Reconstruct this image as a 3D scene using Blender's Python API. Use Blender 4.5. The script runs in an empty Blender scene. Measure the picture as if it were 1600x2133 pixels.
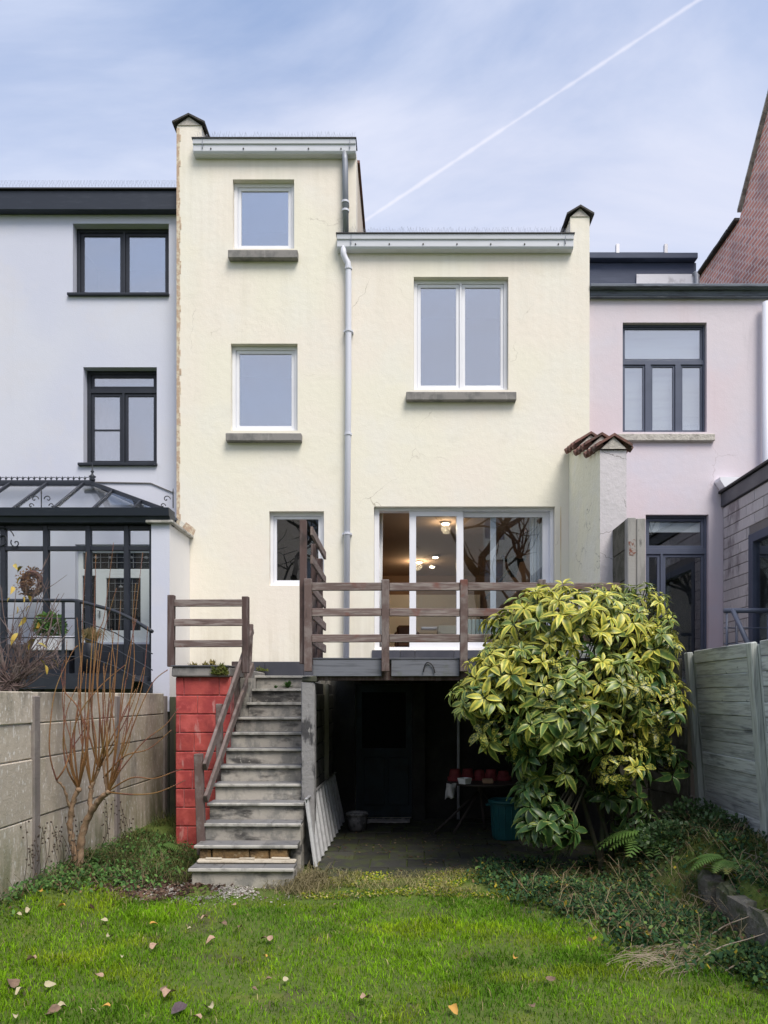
import bpy, math, random
import numpy as np
from mathutils import Vector, Matrix
R = math.radians
random.seed(7); rng = np.random.default_rng(7)
scene = bpy.context.scene
COL = scene.collection
# ------------------------------------------------------------------ camera
EYE = 1.83
cam_d = bpy.data.cameras.new('camera'); cam = bpy.data.objects.new('camera', cam_d); COL.objects.link(cam)
cam.location = (0, 0, EYE); cam.rotation_euler = (R(90), 0, 0)
cam_d.sensor_fit = 'AUTO'; cam_d.sensor_width = 36; cam_d.lens = 26.0
cam_d.shift_x = -45/2133; cam_d.shift_y = 383.5/2133
cam_d.clip_start = .05; cam_d.clip_end = 2000
scene.camera = cam
# survey helpers: plan position / height of a point sighted from the eye point at a known distance
FPX, VPX, HPY = 1540.0, 845.0, 1450.0
def X(px, d): return (px-VPX)*d/FPX
def Z(py, d): return EYE+(HPY-py)*d/FPX
def P(px, py, d): return Vector((X(px, d), d, Z(py, d)))
# ------------------------------------------------------------------ world, sun, exposure
SUN_EL, SUN_AZ = 56, 150      # azimuth clockwise from +Y: the sun stands behind the viewer, to the right
world = bpy.data.worlds.new('World'); scene.world = world; world.use_nodes = True
def build_world():
    nt = world.node_tree; N = nt.nodes; L = nt.links; N.clear()
    out = N.new('ShaderNodeOutputWorld'); bg = N.new('ShaderNodeBackground')
    sky = N.new('ShaderNodeTexSky'); sky.sky_type = 'NISHITA'; sky.sun_disc = False
    sky.sun_elevation = R(SUN_EL); sky.sun_rotation = R(SUN_AZ); sky.air_density = 1.0; sky.dust_density = 1.2; sky.ozone_density = 2.0
    tc = N.new('ShaderNodeTexCoord')
    # cloud sheet: project the view ray on a high plane
    sep = N.new('ShaderNodeSeparateXYZ'); L.new(tc.outputs['Generated'], sep.inputs[0])
    mz = N.new('ShaderNodeMath'); mz.operation = 'MAXIMUM'; mz.inputs[1].default_value = .06; L.new(sep.outputs['Z'], mz.inputs[0])
    az = N.new('ShaderNodeMath'); az.operation = 'ADD'; az.inputs[1].default_value = .25; L.new(mz.outputs[0], az.inputs[0])
    dv = N.new('ShaderNodeVectorMath'); dv.operation = 'DIVIDE'; L.new(tc.outputs['Generated'], dv.inputs[0])
    cb = N.new('ShaderNodeCombineXYZ')
    for i in range(3): L.new(az.outputs[0], cb.inputs[i])
    L.new(cb.outputs[0], dv.inputs[1])
    mp = N.new('ShaderNodeMapping'); mp.inputs['Scale'].default_value = (1.0, 1.7, 1.0); mp.inputs['Rotation'].default_value = (0, 0, R(-28)); mp.inputs['Location'].default_value = (3.1, 1.3, 0)
    L.new(dv.outputs[0], mp.inputs[0])
    n1 = N.new('ShaderNodeTexNoise'); n1.inputs['Scale'].default_value = 1.25; n1.inputs['Detail'].default_value = 7; n1.inputs['Roughness'].default_value = .55; n1.inputs['Distortion'].default_value = .5
    L.new(mp.outputs[0], n1.inputs['Vector'])
    r1 = N.new('ShaderNodeMapRange'); r1.interpolation_type = 'SMOOTHSTEP'; r1.inputs['From Min'].default_value = .30; r1.inputs['From Max'].default_value = .72
    r1.inputs['To Min'].default_value = .05; r1.inputs['To Max'].default_value = 1.0
    L.new(n1.outputs['Fac'], r1.inputs['Value'])
    n2 = N.new('ShaderNodeTexNoise'); n2.inputs['Scale'].default_value = .9; n2.inputs['Detail'].default_value = 3; L.new(mp.outputs[0], n2.inputs['Vector'])
    cc = N.new('ShaderNodeMix'); cc.data_type = 'RGBA'; cc.inputs[6].default_value = CLOUD_A; cc.inputs[7].default_value = CLOUD_B
    L.new(n2.outputs['Fac'], cc.inputs[0])
    skm = N.new('ShaderNodeMix'); skm.data_type = 'RGBA'; skm.blend_type = 'MULTIPLY'; skm.inputs[0].default_value = 1; skm.inputs[7].default_value = SKY_TINT
    L.new(sky.outputs[0], skm.inputs[6])
    mx = N.new('ShaderNodeMix'); mx.data_type = 'RGBA'; L.new(r1.outputs[0], mx.inputs[0]); L.new(skm.outputs[2], mx.inputs[6]); L.new(cc.outputs[2], mx.inputs[7])
    hz_ = N.new('ShaderNodeMapRange'); hz_.interpolation_type = 'SMOOTHSTEP'; hz_.inputs['From Min'].default_value = .78; hz_.inputs['From Max'].default_value = .30; hz_.inputs['To Max'].default_value = .62
    L.new(sep.outputs['Z'], hz_.inputs['Value'])
    mh_ = N.new('ShaderNodeMix'); mh_.data_type = 'RGBA'; mh_.inputs[7].default_value = HORIZON; L.new(hz_.outputs[0], mh_.inputs[0]); L.new(mx.outputs[2], mh_.inputs[6]); mx = mh_
    # vapour trail: a great-circle arc between two bearings
    a = Vector(((760-VPX)/FPX, 1, (HPY-460)/FPX)).normalized(); b = Vector(((1455-VPX)/FPX, 1, (HPY-0)/FPX)).normalized()
    nrm = a.cross(b).normalized(); along = nrm.cross(a).normalized()
    def dot(vec):
        d = N.new('ShaderNodeVectorMath'); d.operation = 'DOT_PRODUCT'; d.inputs[1].default_value = vec; L.new(nv.outputs[0], d.inputs[0]); return d.outputs['Value']
    nv = N.new('ShaderNodeVectorMath'); nv.operation = 'NORMALIZE'; L.new(tc.outputs['Generated'], nv.inputs[0])
    wob = N.new('ShaderNodeTexNoise'); wob.inputs['Scale'].default_value = 45; wob.inputs['Detail'].default_value = 4; L.new(nv.outputs[0], wob.inputs['Vector'])
    ab = N.new('ShaderNodeMath'); ab.operation = 'ABSOLUTE'; L.new(dot(nrm), ab.inputs[0])
    wd = N.new('ShaderNodeMath'); wd.operation = 'MULTIPLY_ADD'; wd.inputs[1].default_value = -.0045; L.new(wob.outputs['Fac'], wd.inputs[0]); L.new(ab.outputs[0], wd.inputs[2])
    tr = N.new('ShaderNodeMapRange'); tr.interpolation_type = 'SMOOTHSTEP'; tr.inputs['From Min'].default_value = -.0026; tr.inputs['From Max'].default_value = .0006
    tr.inputs['To Min'].default_value = .34; tr.inputs['To Max'].default_value = 0; L.new(wd.outputs[0], tr.inputs['Value'])
    fa = N.new('ShaderNodeMapRange'); fa.interpolation_type = 'SMOOTHSTEP'; fa.inputs['From Min'].default_value = -.25; fa.inputs['From Max'].default_value = .05
    L.new(dot(along), fa.inputs['Value'])
    fy = N.new('ShaderNodeMath'); fy.operation = 'GREATER_THAN'; fy.inputs[1].default_value = 0; L.new(dot(a), fy.inputs[0])
    m1 = N.new('ShaderNodeMath'); m1.operation = 'MULTIPLY'; L.new(tr.outputs[0], m1.inputs[0]); L.new(fa.outputs[0], m1.inputs[1])
    m2 = N.new('ShaderNodeMath'); m2.operation = 'MULTIPLY'; L.new(m1.outputs[0], m2.inputs[0]); L.new(fy.outputs[0], m2.inputs[1])
    mt = N.new('ShaderNodeMix'); mt.data_type = 'RGBA'; mt.inputs[7].default_value = TRAIL; L.new(m2.outputs[0], mt.inputs[0]); L.new(mx.outputs[2], mt.inputs[6])
    L.new(mt.outputs[2], bg.inputs['Color']); bg.inputs['Strength'].default_value = SKY_STRENGTH
    L.new(bg.outputs[0], out.inputs[0])
SKY_STRENGTH = .10
SKY_TINT = (1.0, 1.0, 1.0, 1); CLOUD_A = (2.35, 2.95, 3.95, 1); CLOUD_B = (3.75, 3.55, 3.9, 1); TRAIL = (4.6, 4.4, 4.6, 1); HORIZON = (3.35, 3.3, 3.7, 1)
build_world()
sun_d = bpy.data.lights.new('sun', 'SUN'); sun_d.energy = 1.5; sun_d.angle = R(28); sun_d.color = (1, .93, .83)
sun = bpy.data.objects.new('sun', sun_d); COL.objects.link(sun)
sdir = Vector((math.sin(R(SUN_AZ))*math.cos(R(SUN_EL)), math.cos(R(SUN_AZ))*math.cos(R(SUN_EL)), math.sin(R(SUN_EL))))
sun.rotation_euler = sdir.to_track_quat('Z', 'Y').to_euler(); sun.location = sdir*40
vs = scene.view_settings; vs.view_transform = 'Standard'; vs.look = 'None'; vs.exposure = 1.38; vs.gamma = 1; vs.use_curve_mapping = False
scene.cycles.use_denoising = True; scene.cycles.max_bounces = 7; scene.cycles.transparent_max_bounces = 16
scene.cycles.diffuse_bounces = 4; scene.cycles.glossy_bounces = 4; scene.cycles.caustics_reflective = False; scene.cycles.caustics_refractive = False

# ------------------------------------------------------------------ mesh helpers
class MB:
    def __init__(s): s.v = []; s.f = []; s.m = []
    def add(s, vs, fs, m=0):
        o = len(s.v); s.v += [tuple(p) for p in vs]; s.f += [tuple(i+o for i in f) for f in fs]; s.m += [m]*len(fs); return s
    def box(s, x0, x1, y0, y1, z0, z1, m=0):
        return s.add([(x0,y0,z0),(x1,y0,z0),(x1,y1,z0),(x0,y1,z0),(x0,y0,z1),(x1,y0,z1),(x1,y1,z1),(x0,y1,z1)],
                     [(0,3,2,1),(4,5,6,7),(0,1,5,4),(1,2,6,5),(2,3,7,6),(3,0,4,7)], m)
    def cbox(s, x0, x1, y0, y1, z0, z1, c=.006, m=0, jit=0):
        vs = []; idx = {}
        lo = (x0,y0,z0); hi = (x1,y1,z1)
        for a in (0,1):
            for b in (0,1):
                for d in (0,1):
                    cor = [lo[i] if t == 0 else hi[i] for i, t in enumerate((a,b,d))]
                    for ax in range(3):
                        p = list(cor)
                        for k in range(3):
                            if k != ax: p[k] += c if (a,b,d)[k] == 0 else -c
                        if jit: p = [q+random.uniform(-jit, jit) for q in p]
                        idx[(a,b,d,ax)] = len(vs); vs.append(p)
        fs = []
        for ax in range(3):
            u, w = [(1,2),(2,0),(0,1)][ax]
            for side in (0,1):
                q = []
                for (iu, iw) in ((0,0),(1,0),(1,1),(0,1)):
                    t = [0,0,0]; t[ax] = side; t[u] = iu; t[w] = iw; q.append(idx[(t[0],t[1],t[2],ax)])
                fs.append(tuple(q if side else q[::-1]))
            for iu in (0,1):
                for iw in (0,1):
                    t0 = [0,0,0]; t1 = [0,0,0]; t1[ax] = 1
                    for t in (t0, t1): t[u] = iu; t[w] = iw
                    q = (idx[(*t0,u)], idx[(*t1,u)], idx[(*t1,w)], idx[(*t0,w)])
                    fs.append(q if (iu == iw) else q[::-1])
        for a in (0,1):
            for b in (0,1):
                for d in (0,1):
                    q = (idx[(a,b,d,0)], idx[(a,b,d,1)], idx[(a,b,d,2)])
                    fs.append(q if (a+b+d) % 2 else q[::-1])
        return s.add(vs, fs, m)
    def beam(s, p0, p1, w, h, up=(0,0,1), m=0, c=.004):
        p0 = Vector(p0); p1 = Vector(p1); a = (p1-p0); ln = a.length; a.normalize()
        sd = a.cross(Vector(up)).normalized(); u = sd.cross(a).normalized()
        t = MB(); t.cbox(0, ln, -w/2, w/2, -h/2, h/2, c)
        mt = [p0+a*x-sd*y+u*z for x, y, z in t.v]
        return s.add(mt, t.f, m)
    def tube(s, pts, rad, n=6, m=0, cap=True):
        pts = [Vector(p) for p in pts]; k = len(pts)
        if not hasattr(rad, '__len__'): rad = [rad]*k
        vs = []; ref = None
        for i, p in enumerate(pts):
            t = (pts[min(i+1,k-1)]-pts[max(i-1,0)])
            if t.length < 1e-9: t = Vector((0,0,1))
            t.normalize()
            if ref is None: ref = t.orthogonal().normalized()
            else:
                ref = (ref - t*ref.dot(t))
                ref = ref.normalized() if ref.length > 1e-6 else t.orthogonal().normalized()
            b = t.cross(ref)
            for j in range(n):
                g = 2*math.pi*j/n; vs.append(p+(ref*math.cos(g)+b*math.sin(g))*rad[i])
        fs = [(i*n+j, i*n+(j+1) % n, (i+1)*n+(j+1) % n, (i+1)*n+j) for i in range(k-1) for j in range(n)]
        if cap: fs += [tuple(range(n))[::-1], tuple(range((k-1)*n, k*n))]
        return s.add(vs, fs, m)
    def prism(s, prof, off, m=0):
        n = len(prof); off = Vector(off); vs = [Vector(p) for p in prof]+[Vector(p)+off for p in prof]
        fs = [tuple(range(n))[::-1], tuple(range(n, 2*n))]+[(i, (i+1) % n, n+(i+1) % n, n+i) for i in range(n)]
        return s.add(vs, fs, m)
    def prism_x(s, yz, x0, x1, m=0): return s.prism([(x0, y, z) for y, z in yz], (x1-x0, 0, 0), m)
    def lathe(s, prof, c, n=20, m=0):
        vs = []; k = len(prof)
        for r, z in prof:
            for j in range(n):
                g = 2*math.pi*j/n; vs.append((c[0]+r*math.cos(g), c[1]+r*math.sin(g), c[2]+z))
        fs = [(i*n+j, i*n+(j+1) % n, (i+1)*n+(j+1) % n, (i+1)*n+j) for i in range(k-1) for j in range(n)]
        fs += [tuple(range(n))[::-1]] if prof[0][0] > 1e-4 else []
        return s.add(vs, fs, m)
    def wall(s, solids, holes, d0, d1, axis='y', m=0):
        # a slab with openings: rects are (u0,u1,z0,z1); thickness from d0 to d1 along the axis
        us = sorted({round(q, 5) for r in solids+holes for q in r[:2]}); zs = sorted({round(q, 5) for r in solids+holes for q in r[2:]})
        def inn(r, u, z): return r[0]-1e-6 < u < r[1]+1e-6 and r[2]-1e-6 < z < r[3]+1e-6
        def sol(i, j):
            if i < 0 or j < 0 or i >= len(us)-1 or j >= len(zs)-1: return False
            u = (us[i]+us[i+1])/2; z = (zs[j]+zs[j+1])/2
            return any(inn(r, u, z) for r in solids) and not any(inn(r, u, z) for r in holes)
        ids = {}; vs = []; fs = []
        def V(i, j, k):
            if (i,j,k) not in ids:
                ids[(i,j,k)] = len(vs); d = (d0, d1)[k]
                vs.append((us[i], d, zs[j]) if axis == 'y' else (d, us[i], zs[j]))
            return ids[(i,j,k)]
        for i in range(len(us)-1):
            for j in range(len(zs)-1):
                if not sol(i, j): continue
                fs.append((V(i,j,0), V(i+1,j,0), V(i+1,j+1,0), V(i,j+1,0)))
                fs.append((V(i,j,1), V(i,j+1,1), V(i+1,j+1,1), V(i+1,j,1)))
                if not sol(i-1,j): fs.append((V(i,j,0), V(i,j+1,0), V(i,j+1,1), V(i,j,1)))
                if not sol(i+1,j): fs.append((V(i+1,j,0), V(i+1,j,1), V(i+1,j+1,1), V(i+1,j+1,0)))
                if not sol(i,j-1): fs.append((V(i,j,0), V(i,j,1), V(i+1,j,1), V(i+1,j,0)))
                if not sol(i,j+1): fs.append((V(i,j+1,0), V(i+1,j+1,0), V(i+1,j+1,1), V(i,j+1,1)))
        if axis != 'y': fs = [f[::-1] for f in fs]
        return s.add(vs, fs, m)
    def mesh(s, name, mats, org=(0,0,0), smooth=False):
        me = bpy.data.meshes.new(name)
        me.from_pydata([(p[0]-org[0], p[1]-org[1], p[2]-org[2]) for p in s.v], [], s.f)
        for q in (mats if isinstance(mats, (list, tuple)) else [mats]): me.materials.append(q)
        if any(s.m): me.polygons.foreach_set('material_index', s.m)
        if smooth: me.polygons.foreach_set('use_smooth', [True]*len(s.f))
        me.update(); return me
    def build(s, name, mats, parent=None, smooth=False, bevel=0, **tags):
        org = org_of(parent)
        ob = bpy.data.objects.new(name, s.mesh(name, mats, org, smooth)); COL.objects.link(ob)
        if parent is not None: ob.parent = parent
        if bevel:
            b = ob.modifiers.new('bevel', 'BEVEL'); b.width = bevel; b.segments = 1; b.limit_method = 'ANGLE'
        for k, v in tags.items(): ob['category' if k == 'cat' else k] = v
        return ob
def org_of(p):
    if p is None: return Vector((0,0,0))
    while p.parent is not None: p = p.parent
    return Vector(p.location)
def thing(name, label, cat, loc=(0,0,0), group=None, kind=None):
    o = bpy.data.objects.new(name, None); COL.objects.link(o); o.location = loc; o.empty_display_size = .1
    o['label'] = label; o['category'] = cat
    if group: o['group'] = group
    if kind: o['kind'] = kind
    return o
def tag(o, label, cat, group=None, kind=None):
    o['label'] = label; o['category'] = cat
    if group: o['group'] = group
    if kind: o['kind'] = kind
    return o
def place(name, me, parent, loc=(0,0,0), rot=None, scale=None, **tags):
    ob = bpy.data.objects.new(name, me); COL.objects.link(ob)
    if parent is not None: ob.parent = parent
    ob.location = Vector(loc)-org_of(parent)
    if rot is not None: ob.rotation_euler = rot
    if scale is not None: ob.scale = scale if hasattr(scale, '__len__') else (scale,)*3
    for k, v in tags.items(): ob['category' if k == 'cat' else k] = v
    return ob
def spline(pts, n=6):
    pts = [Vector(p) for p in pts]; out = []
    for i in range(len(pts)-1):
        p0, p1, p2, p3 = pts[max(i-1,0)], pts[i], pts[i+1], pts[min(i+2,len(pts)-1)]
        for k in range(n):
            t = k/n; out.append(.5*((2*p1)+(p2-p0)*t+(2*p0-5*p1+4*p2-p3)*t*t+(3*p1-p0-3*p2+p3)*t**3))
    out.append(pts[-1]); return out
# ------------------------------------------------------------------ materials
def lin(c):
    c = c/255; return c/12.92 if c <= .04045 else ((c+.055)/1.055)**2.4
def C(r, g, b): return (lin(r), lin(g), lin(b), 1)
def M(name, base, rough=.8, layers=(), bump=(), rnd=0, metallic=0, spec=.4, streak=None, attr=None, cracks=None, coord='pos', emit=None):
    m = bpy.data.materials.new(name); m.use_nodes = True; nt = m.node_tree; N = nt.nodes; L = nt.links
    bs = N['Principled BSDF']; bs.inputs['Roughness'].default_value = rough; bs.inputs['Metallic'].default_value = metallic
    bs.inputs['Specular IOR Level'].default_value = spec
    if coord == 'pos': src = N.new('ShaderNodeNewGeometry').outputs['Position']
    else: src = N.new('ShaderNodeTexCoord').outputs['Object']
    if rnd:
        oi = N.new('ShaderNodeObjectInfo')
        if coord != 'pos':
            cm = N.new('ShaderNodeVectorMath'); cm.operation = 'MULTIPLY_ADD'; cm.inputs[1].default_value = (37,37,37)
            cx = N.new('ShaderNodeCombineXYZ')
            for i in range(3): L.new(oi.outputs['Random'], cx.inputs[i])
            L.new(cx.outputs[0], cm.inputs[0]); L.new(src, cm.inputs[2]); src = cm.outputs[0]
    cache = {}
    def noise(scale, detail=4, rough_=.6, dist=0):
        key = (str(scale), detail, rough_, dist)
        if key in cache: return cache[key]
        n = N.new('ShaderNodeTexNoise'); n.inputs['Detail'].default_value = detail; n.inputs['Roughness'].default_value = rough_; n.inputs['Distortion'].default_value = dist
        if hasattr(scale, '__len__'):
            mp = N.new('ShaderNodeVectorMath'); mp.operation = 'MULTIPLY'; mp.inputs[1].default_value = scale; L.new(src, mp.inputs[0]); L.new(mp.outputs[0], n.inputs['Vector']); n.inputs['Scale'].default_value = 1
        else:
            n.inputs['Scale'].default_value = scale; L.new(src, n.inputs['Vector'])
        cache[key] = n.outputs['Fac']; return cache[key]
    col = N.new('ShaderNodeRGB'); col.outputs[0].default_value = base; cur = col.outputs[0]
    def mix(a, colour, fac, blend='MIX'):
        x = N.new('ShaderNodeMix'); x.data_type = 'RGBA'; x.blend_type = blend
        L.new(a, x.inputs[6])
        if isinstance(colour, tuple): x.inputs[7].default_value = colour
        else: L.new(colour, x.inputs[7])
        if isinstance(fac, float): x.inputs[0].default_value = fac
        else: L.new(fac, x.inputs[0])
        return x.outputs[2]
    def rng_(v, lo, hi, a=0., b=1.):
        r = N.new('ShaderNodeMapRange'); r.interpolation_type = 'SMOOTHSTEP'; r.inputs['From Min'].default_value = lo; r.inputs['From Max'].default_value = hi
        r.inputs['To Min'].default_value = a; r.inputs['To Max'].default_value = b; L.new(v, r.inputs['Value']); return r.outputs[0]
    def mul(a, b):
        x = N.new('ShaderNodeMath'); x.operation = 'MULTIPLY'; L.new(a, x.inputs[0]); L.new(b, x.inputs[1]); return x.outputs[0]
    if attr:
        at = N.new('ShaderNodeAttribute'); at.attribute_name = attr; cur = at.outputs['Color']
    for ly in layers:
        c2, sc, lo, hi, amt = ly[:5]; det = ly[5] if len(ly) > 5 else 4
        cur = mix(cur, c2, rng_(noise(sc, det), lo, hi, 0., amt))
    if streak:  # weather streaks reaching over a height band: (colour, z0, z1, amount, scale)
        for (c2, z0, z1, amt, sc) in streak:
            sp = N.new('ShaderNodeSeparateXYZ'); L.new(N.new('ShaderNodeNewGeometry').outputs['Position'], sp.inputs[0])
            g = rng_(sp.outputs['Z'], z0, z1); cur = mix(cur, c2, mul(g, rng_(noise(sc, 4), .38, .68, 0., amt)))
    if cracks:  # (scale, width, colour, mask scale, lo, hi)
        sc, w, c2, ms, lo, hi = cracks
        wn = N.new('ShaderNodeTexNoise'); wn.inputs['Scale'].default_value = sc*2.2; wn.inputs['Detail'].default_value = 5; L.new(src, wn.inputs['Vector'])
        wv = N.new('ShaderNodeVectorMath'); wv.operation = 'MULTIPLY_ADD'; wv.inputs[1].default_value = (.35/sc*1.6,)*3; L.new(wn.outputs['Color'], wv.inputs[0]); L.new(src, wv.inputs[2])
        vo = N.new('ShaderNodeTexVoronoi'); vo.feature = 'DISTANCE_TO_EDGE'; vo.inputs['Scale'].default_value = sc; L.new(wv.outputs[0], vo.inputs['Vector'])
        cur = mix(cur, c2, mul(rng_(vo.outputs['Distance'], 0., w, 1., 0.), rng_(noise(ms, 3), lo, hi)))
    if rnd:
        r = N.new('ShaderNodeMapRange'); r.inputs['To Min'].default_value = 1-rnd; r.inputs['To Max'].default_value = 1+rnd; L.new(oi.outputs['Random'], r.inputs['Value'])
        hv = N.new('ShaderNodeHueSaturation'); L.new(r.outputs[0], hv.inputs['Value']); L.new(cur, hv.inputs['Color']); cur = hv.outputs[0]
    L.new(cur, bs.inputs['Base Color'])
    prev = None
    for (sc, st, dist) in bump:
        b = N.new('ShaderNodeBump'); b.inputs['Strength'].default_value = st; b.inputs['Distance'].default_value = dist
        L.new(noise(sc, 5), b.inputs['Height'])
        if prev: L.new(prev, b.inputs['Normal'])
        prev = b.outputs[0]
    if prev: L.new(prev, bs.inputs['Normal'])
    if emit: bs.inputs['Emission Color'].default_value = emit[0]; bs.inputs['Emission Strength'].default_value = emit[1]
    return m
def glass(name, refl, tint=(.9,.93,.95,1), rough=.0):
    m = bpy.data.materials.new(name); m.use_nodes = True; nt = m.node_tree; N = nt.nodes; L = nt.links; N.clear()
    o = N.new('ShaderNodeOutputMaterial'); t = N.new('ShaderNodeBsdfTransparent'); t.inputs[0].default_value = tint
    g = N.new('ShaderNodeBsdfGlossy'); g.inputs['Roughness'].default_value = rough; g.inputs['Color'].default_value = (.95,.97,1,1)
    pos = N.new('ShaderNodeNewGeometry'); n = N.new('ShaderNodeTexNoise'); n.inputs['Scale'].default_value = 1.1; n.inputs['Detail'].default_value = 1; L.new(pos.outputs['Position'], n.inputs['Vector'])
    b = N.new('ShaderNodeBump'); b.inputs['Strength'].default_value = .12; b.inputs['Distance'].default_value = .03; L.new(n.outputs['Fac'], b.inputs['Height']); L.new(b.outputs[0], g.inputs['Normal'])
    lw = N.new('ShaderNodeLayerWeight'); lw.inputs['Blend'].default_value = .5
    p5 = N.new('ShaderNodeMath'); p5.operation = 'POWER'; p5.inputs[1].default_value = 5; L.new(lw.outputs['Facing'], p5.inputs[0])
    a = N.new('ShaderNodeMath'); a.operation = 'MULTIPLY_ADD'; a.inputs[1].default_value = 1-refl; a.inputs[2].default_value = refl; a.use_clamp = True; L.new(p5.outputs[0], a.inputs[0])
    x = N.new('ShaderNodeMixShader'); L.new(a.outputs[0], x.inputs[0]); L.new(t.outputs[0], x.inputs[1]); L.new(g.outputs[0], x.inputs[2]); L.new(x.outputs[0], o.inputs[0])
    return m
K = {}
K['cream'] = M('cream_plaster', (.80,.768,.655,1), .9, [((.815,.745,.67,1), .45, .42, .62, .7, 2), ((.78,.765,.705,1), 1.1, .45, .68, .5), ((.62,.59,.50,1), 2.6, .60, .78, .25), ((.40,.38,.30,1), 30, .70, .78, .35, 2)],
               [(9, .25, .02), (70, .35, .006)], cracks=(.55, .0035, (.50,.46,.38,1), .6, .55, .68),
               streak=[((.60,.56,.46,1), 5.0, 9.6, .20, (9,9,.45)), ((.52,.47,.36,1), 3.6, 2.2, .45, (6,6,.5))])
K['cream_edge'] = M('bare_render_edge', (.46,.34,.25,1), .95, [((.66,.60,.46,1), 14, .45, .6, .8)], [(30, .6, .01)])
K['white'] = M('white_render', (.60,.62,.71,1), .9, [((.50,.52,.60,1), (6,6,.5), .60, .76, .30), ((.55,.575,.70,1), .5, .4, .65, .8, 2), ((.61,.61,.67,1), 1.4, .5, .7, .5)], [(60, .4, .005), (6, .12, .02)])
K['white_lit_side'] = M('lit_side_white_render', (.78,.77,.76,1), .9, [((.70,.70,.72,1), 2, .45, .7, .5)], [(60, .4, .005)])
K['pink'] = M('pink_render', (.64,.585,.64,1), .9, [((.50,.46,.50,1), (7,7,.6), .58, .74, .35), ((.66,.555,.60,1), .5, .4, .62, .8, 2), ((.60,.585,.67,1), .9, .48, .7, .6)], [(8, .2, .02), (60, .3, .006)],
              cracks=(.6, .0035, (.50,.44,.48,1), .7, .55, .68))
K['pink_crack'] = M('cracked_pink_render', (.60,.57,.60,1), .95, [((.50,.49,.51,1), 3, .45, .7, .6), ((.62,.58,.58,1), 1.5, .5, .7, .5)], [(12, .4, .02), (60, .4, .006)], cracks=(2.4, .014, (.22,.20,.20,1), 1.2, .42, .55))
K['yellow_return'] = M('rough_yellow_render', (.84,.82,.66,1), .95, [((.82,.81,.72,1), 1.5, .4, .65, .7), ((.56,.55,.46,1), (3,3,9), .60, .76, .5)], [(10, .6, .03), (50, .5, .01)], cracks=(3.2, .02, (.34,.33,.27,1), 1.6, .5, .62))
K['stone'] = M('grey_stone', (.24,.23,.22,1), .85, [((.12,.12,.12,1), 5, .45, .65, .7), ((.36,.35,.33,1), (16,16,3), .55, .75, .5)], [(40, .4, .006)])
K['pvc'] = M('white_pvc', (.78,.79,.84,1), .35, [((.70,.71,.76,1), 3, .5, .75, .5)], spec=.5)
K['pvc_pipe'] = M('pale_pipe', (.60,.62,.70,1), .45, [((.50,.52,.58,1), (20,20,1.2), .5, .75, .5)])
K['zinc'] = M('zinc_pipe', (.24,.26,.30,1), .5, [((.34,.36,.40,1), (20,20,2), .45, .7, .7)], metallic=.3)
K['gutter'] = M('pvc_gutter', (.62,.64,.70,1), .5, [((.50,.51,.55,1), (3,3,30), .5, .75, .5)])
K['black'] = M('black_strip', (.02,.02,.022,1), .6)
K['navy'] = M('anthracite_frame', (.018,.022,.032,1), .45, [((.03,.035,.047,1), 4, .4, .7, .6)])
K['blueframe'] = M('blue_grey_frame', (.085,.10,.15,1), .42, [((.065,.08,.12,1), 4, .4, .7, .6)])
K['fascia'] = M('black_fascia', (.018,.024,.038,1), .5, [((.035,.042,.06,1), (4,4,20), .5, .75, .7)])
K['slate'] = M('dark_coping_tile', (.035,.033,.033,1), .75, [((.09,.08,.075,1), 12, .5, .7, .6)], [(25, .6, .01)], rnd=.2)
K['terra'] = M('old_clay_tile', (.17,.085,.07,1), .85, [((.08,.065,.055,1), 9, .45, .65, .8), ((.24,.22,.17,1), 22, .60, .72, .6)], [(25, .7, .012)], rnd=.2)
K['mortar'] = M('pale_mortar', (.50,.47,.43,1), .95, [((.25,.23,.21,1), 9, .45, .7, .7)], [(25, .9, .02)])
K['dark_tile'] = M('dark_blue_tile', (.055,.058,.075,1), .5, [((.085,.085,.10,1), 3, .4, .7, .7)], rnd=.18)
K['wood'] = M('weathered_red_wood', (.135,.094,.087,1), .85, [((.24,.205,.195,1), (7,7,7), .42, .62, .75), ((.05,.036,.034,1), (22,22,4), .55, .72, .7), ((.17,.06,.045,1), 2.6, .58, .70, .75)], [((60,60,14), .5, .006)], rnd=.12)
K['woodh'] = M('weathered_red_rail', (.15,.108,.10,1), .85, [((.28,.245,.23,1), (4,30,42), .42, .62, .75), ((.055,.04,.038,1), (3,20,30), .56, .72, .7), ((.17,.055,.04,1), 2.4, .58, .70, .8)], [((14,60,90), .5, .006)], rnd=.12)
K['darkwood'] = M('dark_weathered_post', (.09,.058,.054,1), .85, [((.17,.14,.135,1), (30,30,3), .45, .65, .7), ((.03,.025,.024,1), 3, .52, .7, .7)], [((70,70,8), .5, .006)], rnd=.12)
K['greyboard'] = M('grey_painted_board', (.16,.17,.20,1), .8, [((.08,.085,.10,1), (2,20,34), .48, .68, .7), ((.10,.12,.07,1), 2.2, .60, .74, .7)], [((6,50,60), .4, .005)])
K['concrete_fence'] = M('mossy_concrete_panel', (.50,.44,.365,1), .95, [((.37,.335,.235,1), 1.1, .45, .65, .7), ((.54,.50,.455,1), (6,6,2.2), .5, .68, .6), ((.76,.73,.69,1), (40,40,15), .585, .65, .9, 3), ((.17,.155,.13,1), (2.2,2.2,1.1), .55, .72, .6)],
    [(14, .4, .015), (60, .5, .006)], rnd=.10, streak=[((.13,.14,.06,1), 1.1, .2, .85, (5,5,1.2)), ((.09,.085,.07,1), 1.5, 1.9, .7, (4,4,2))])
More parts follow.
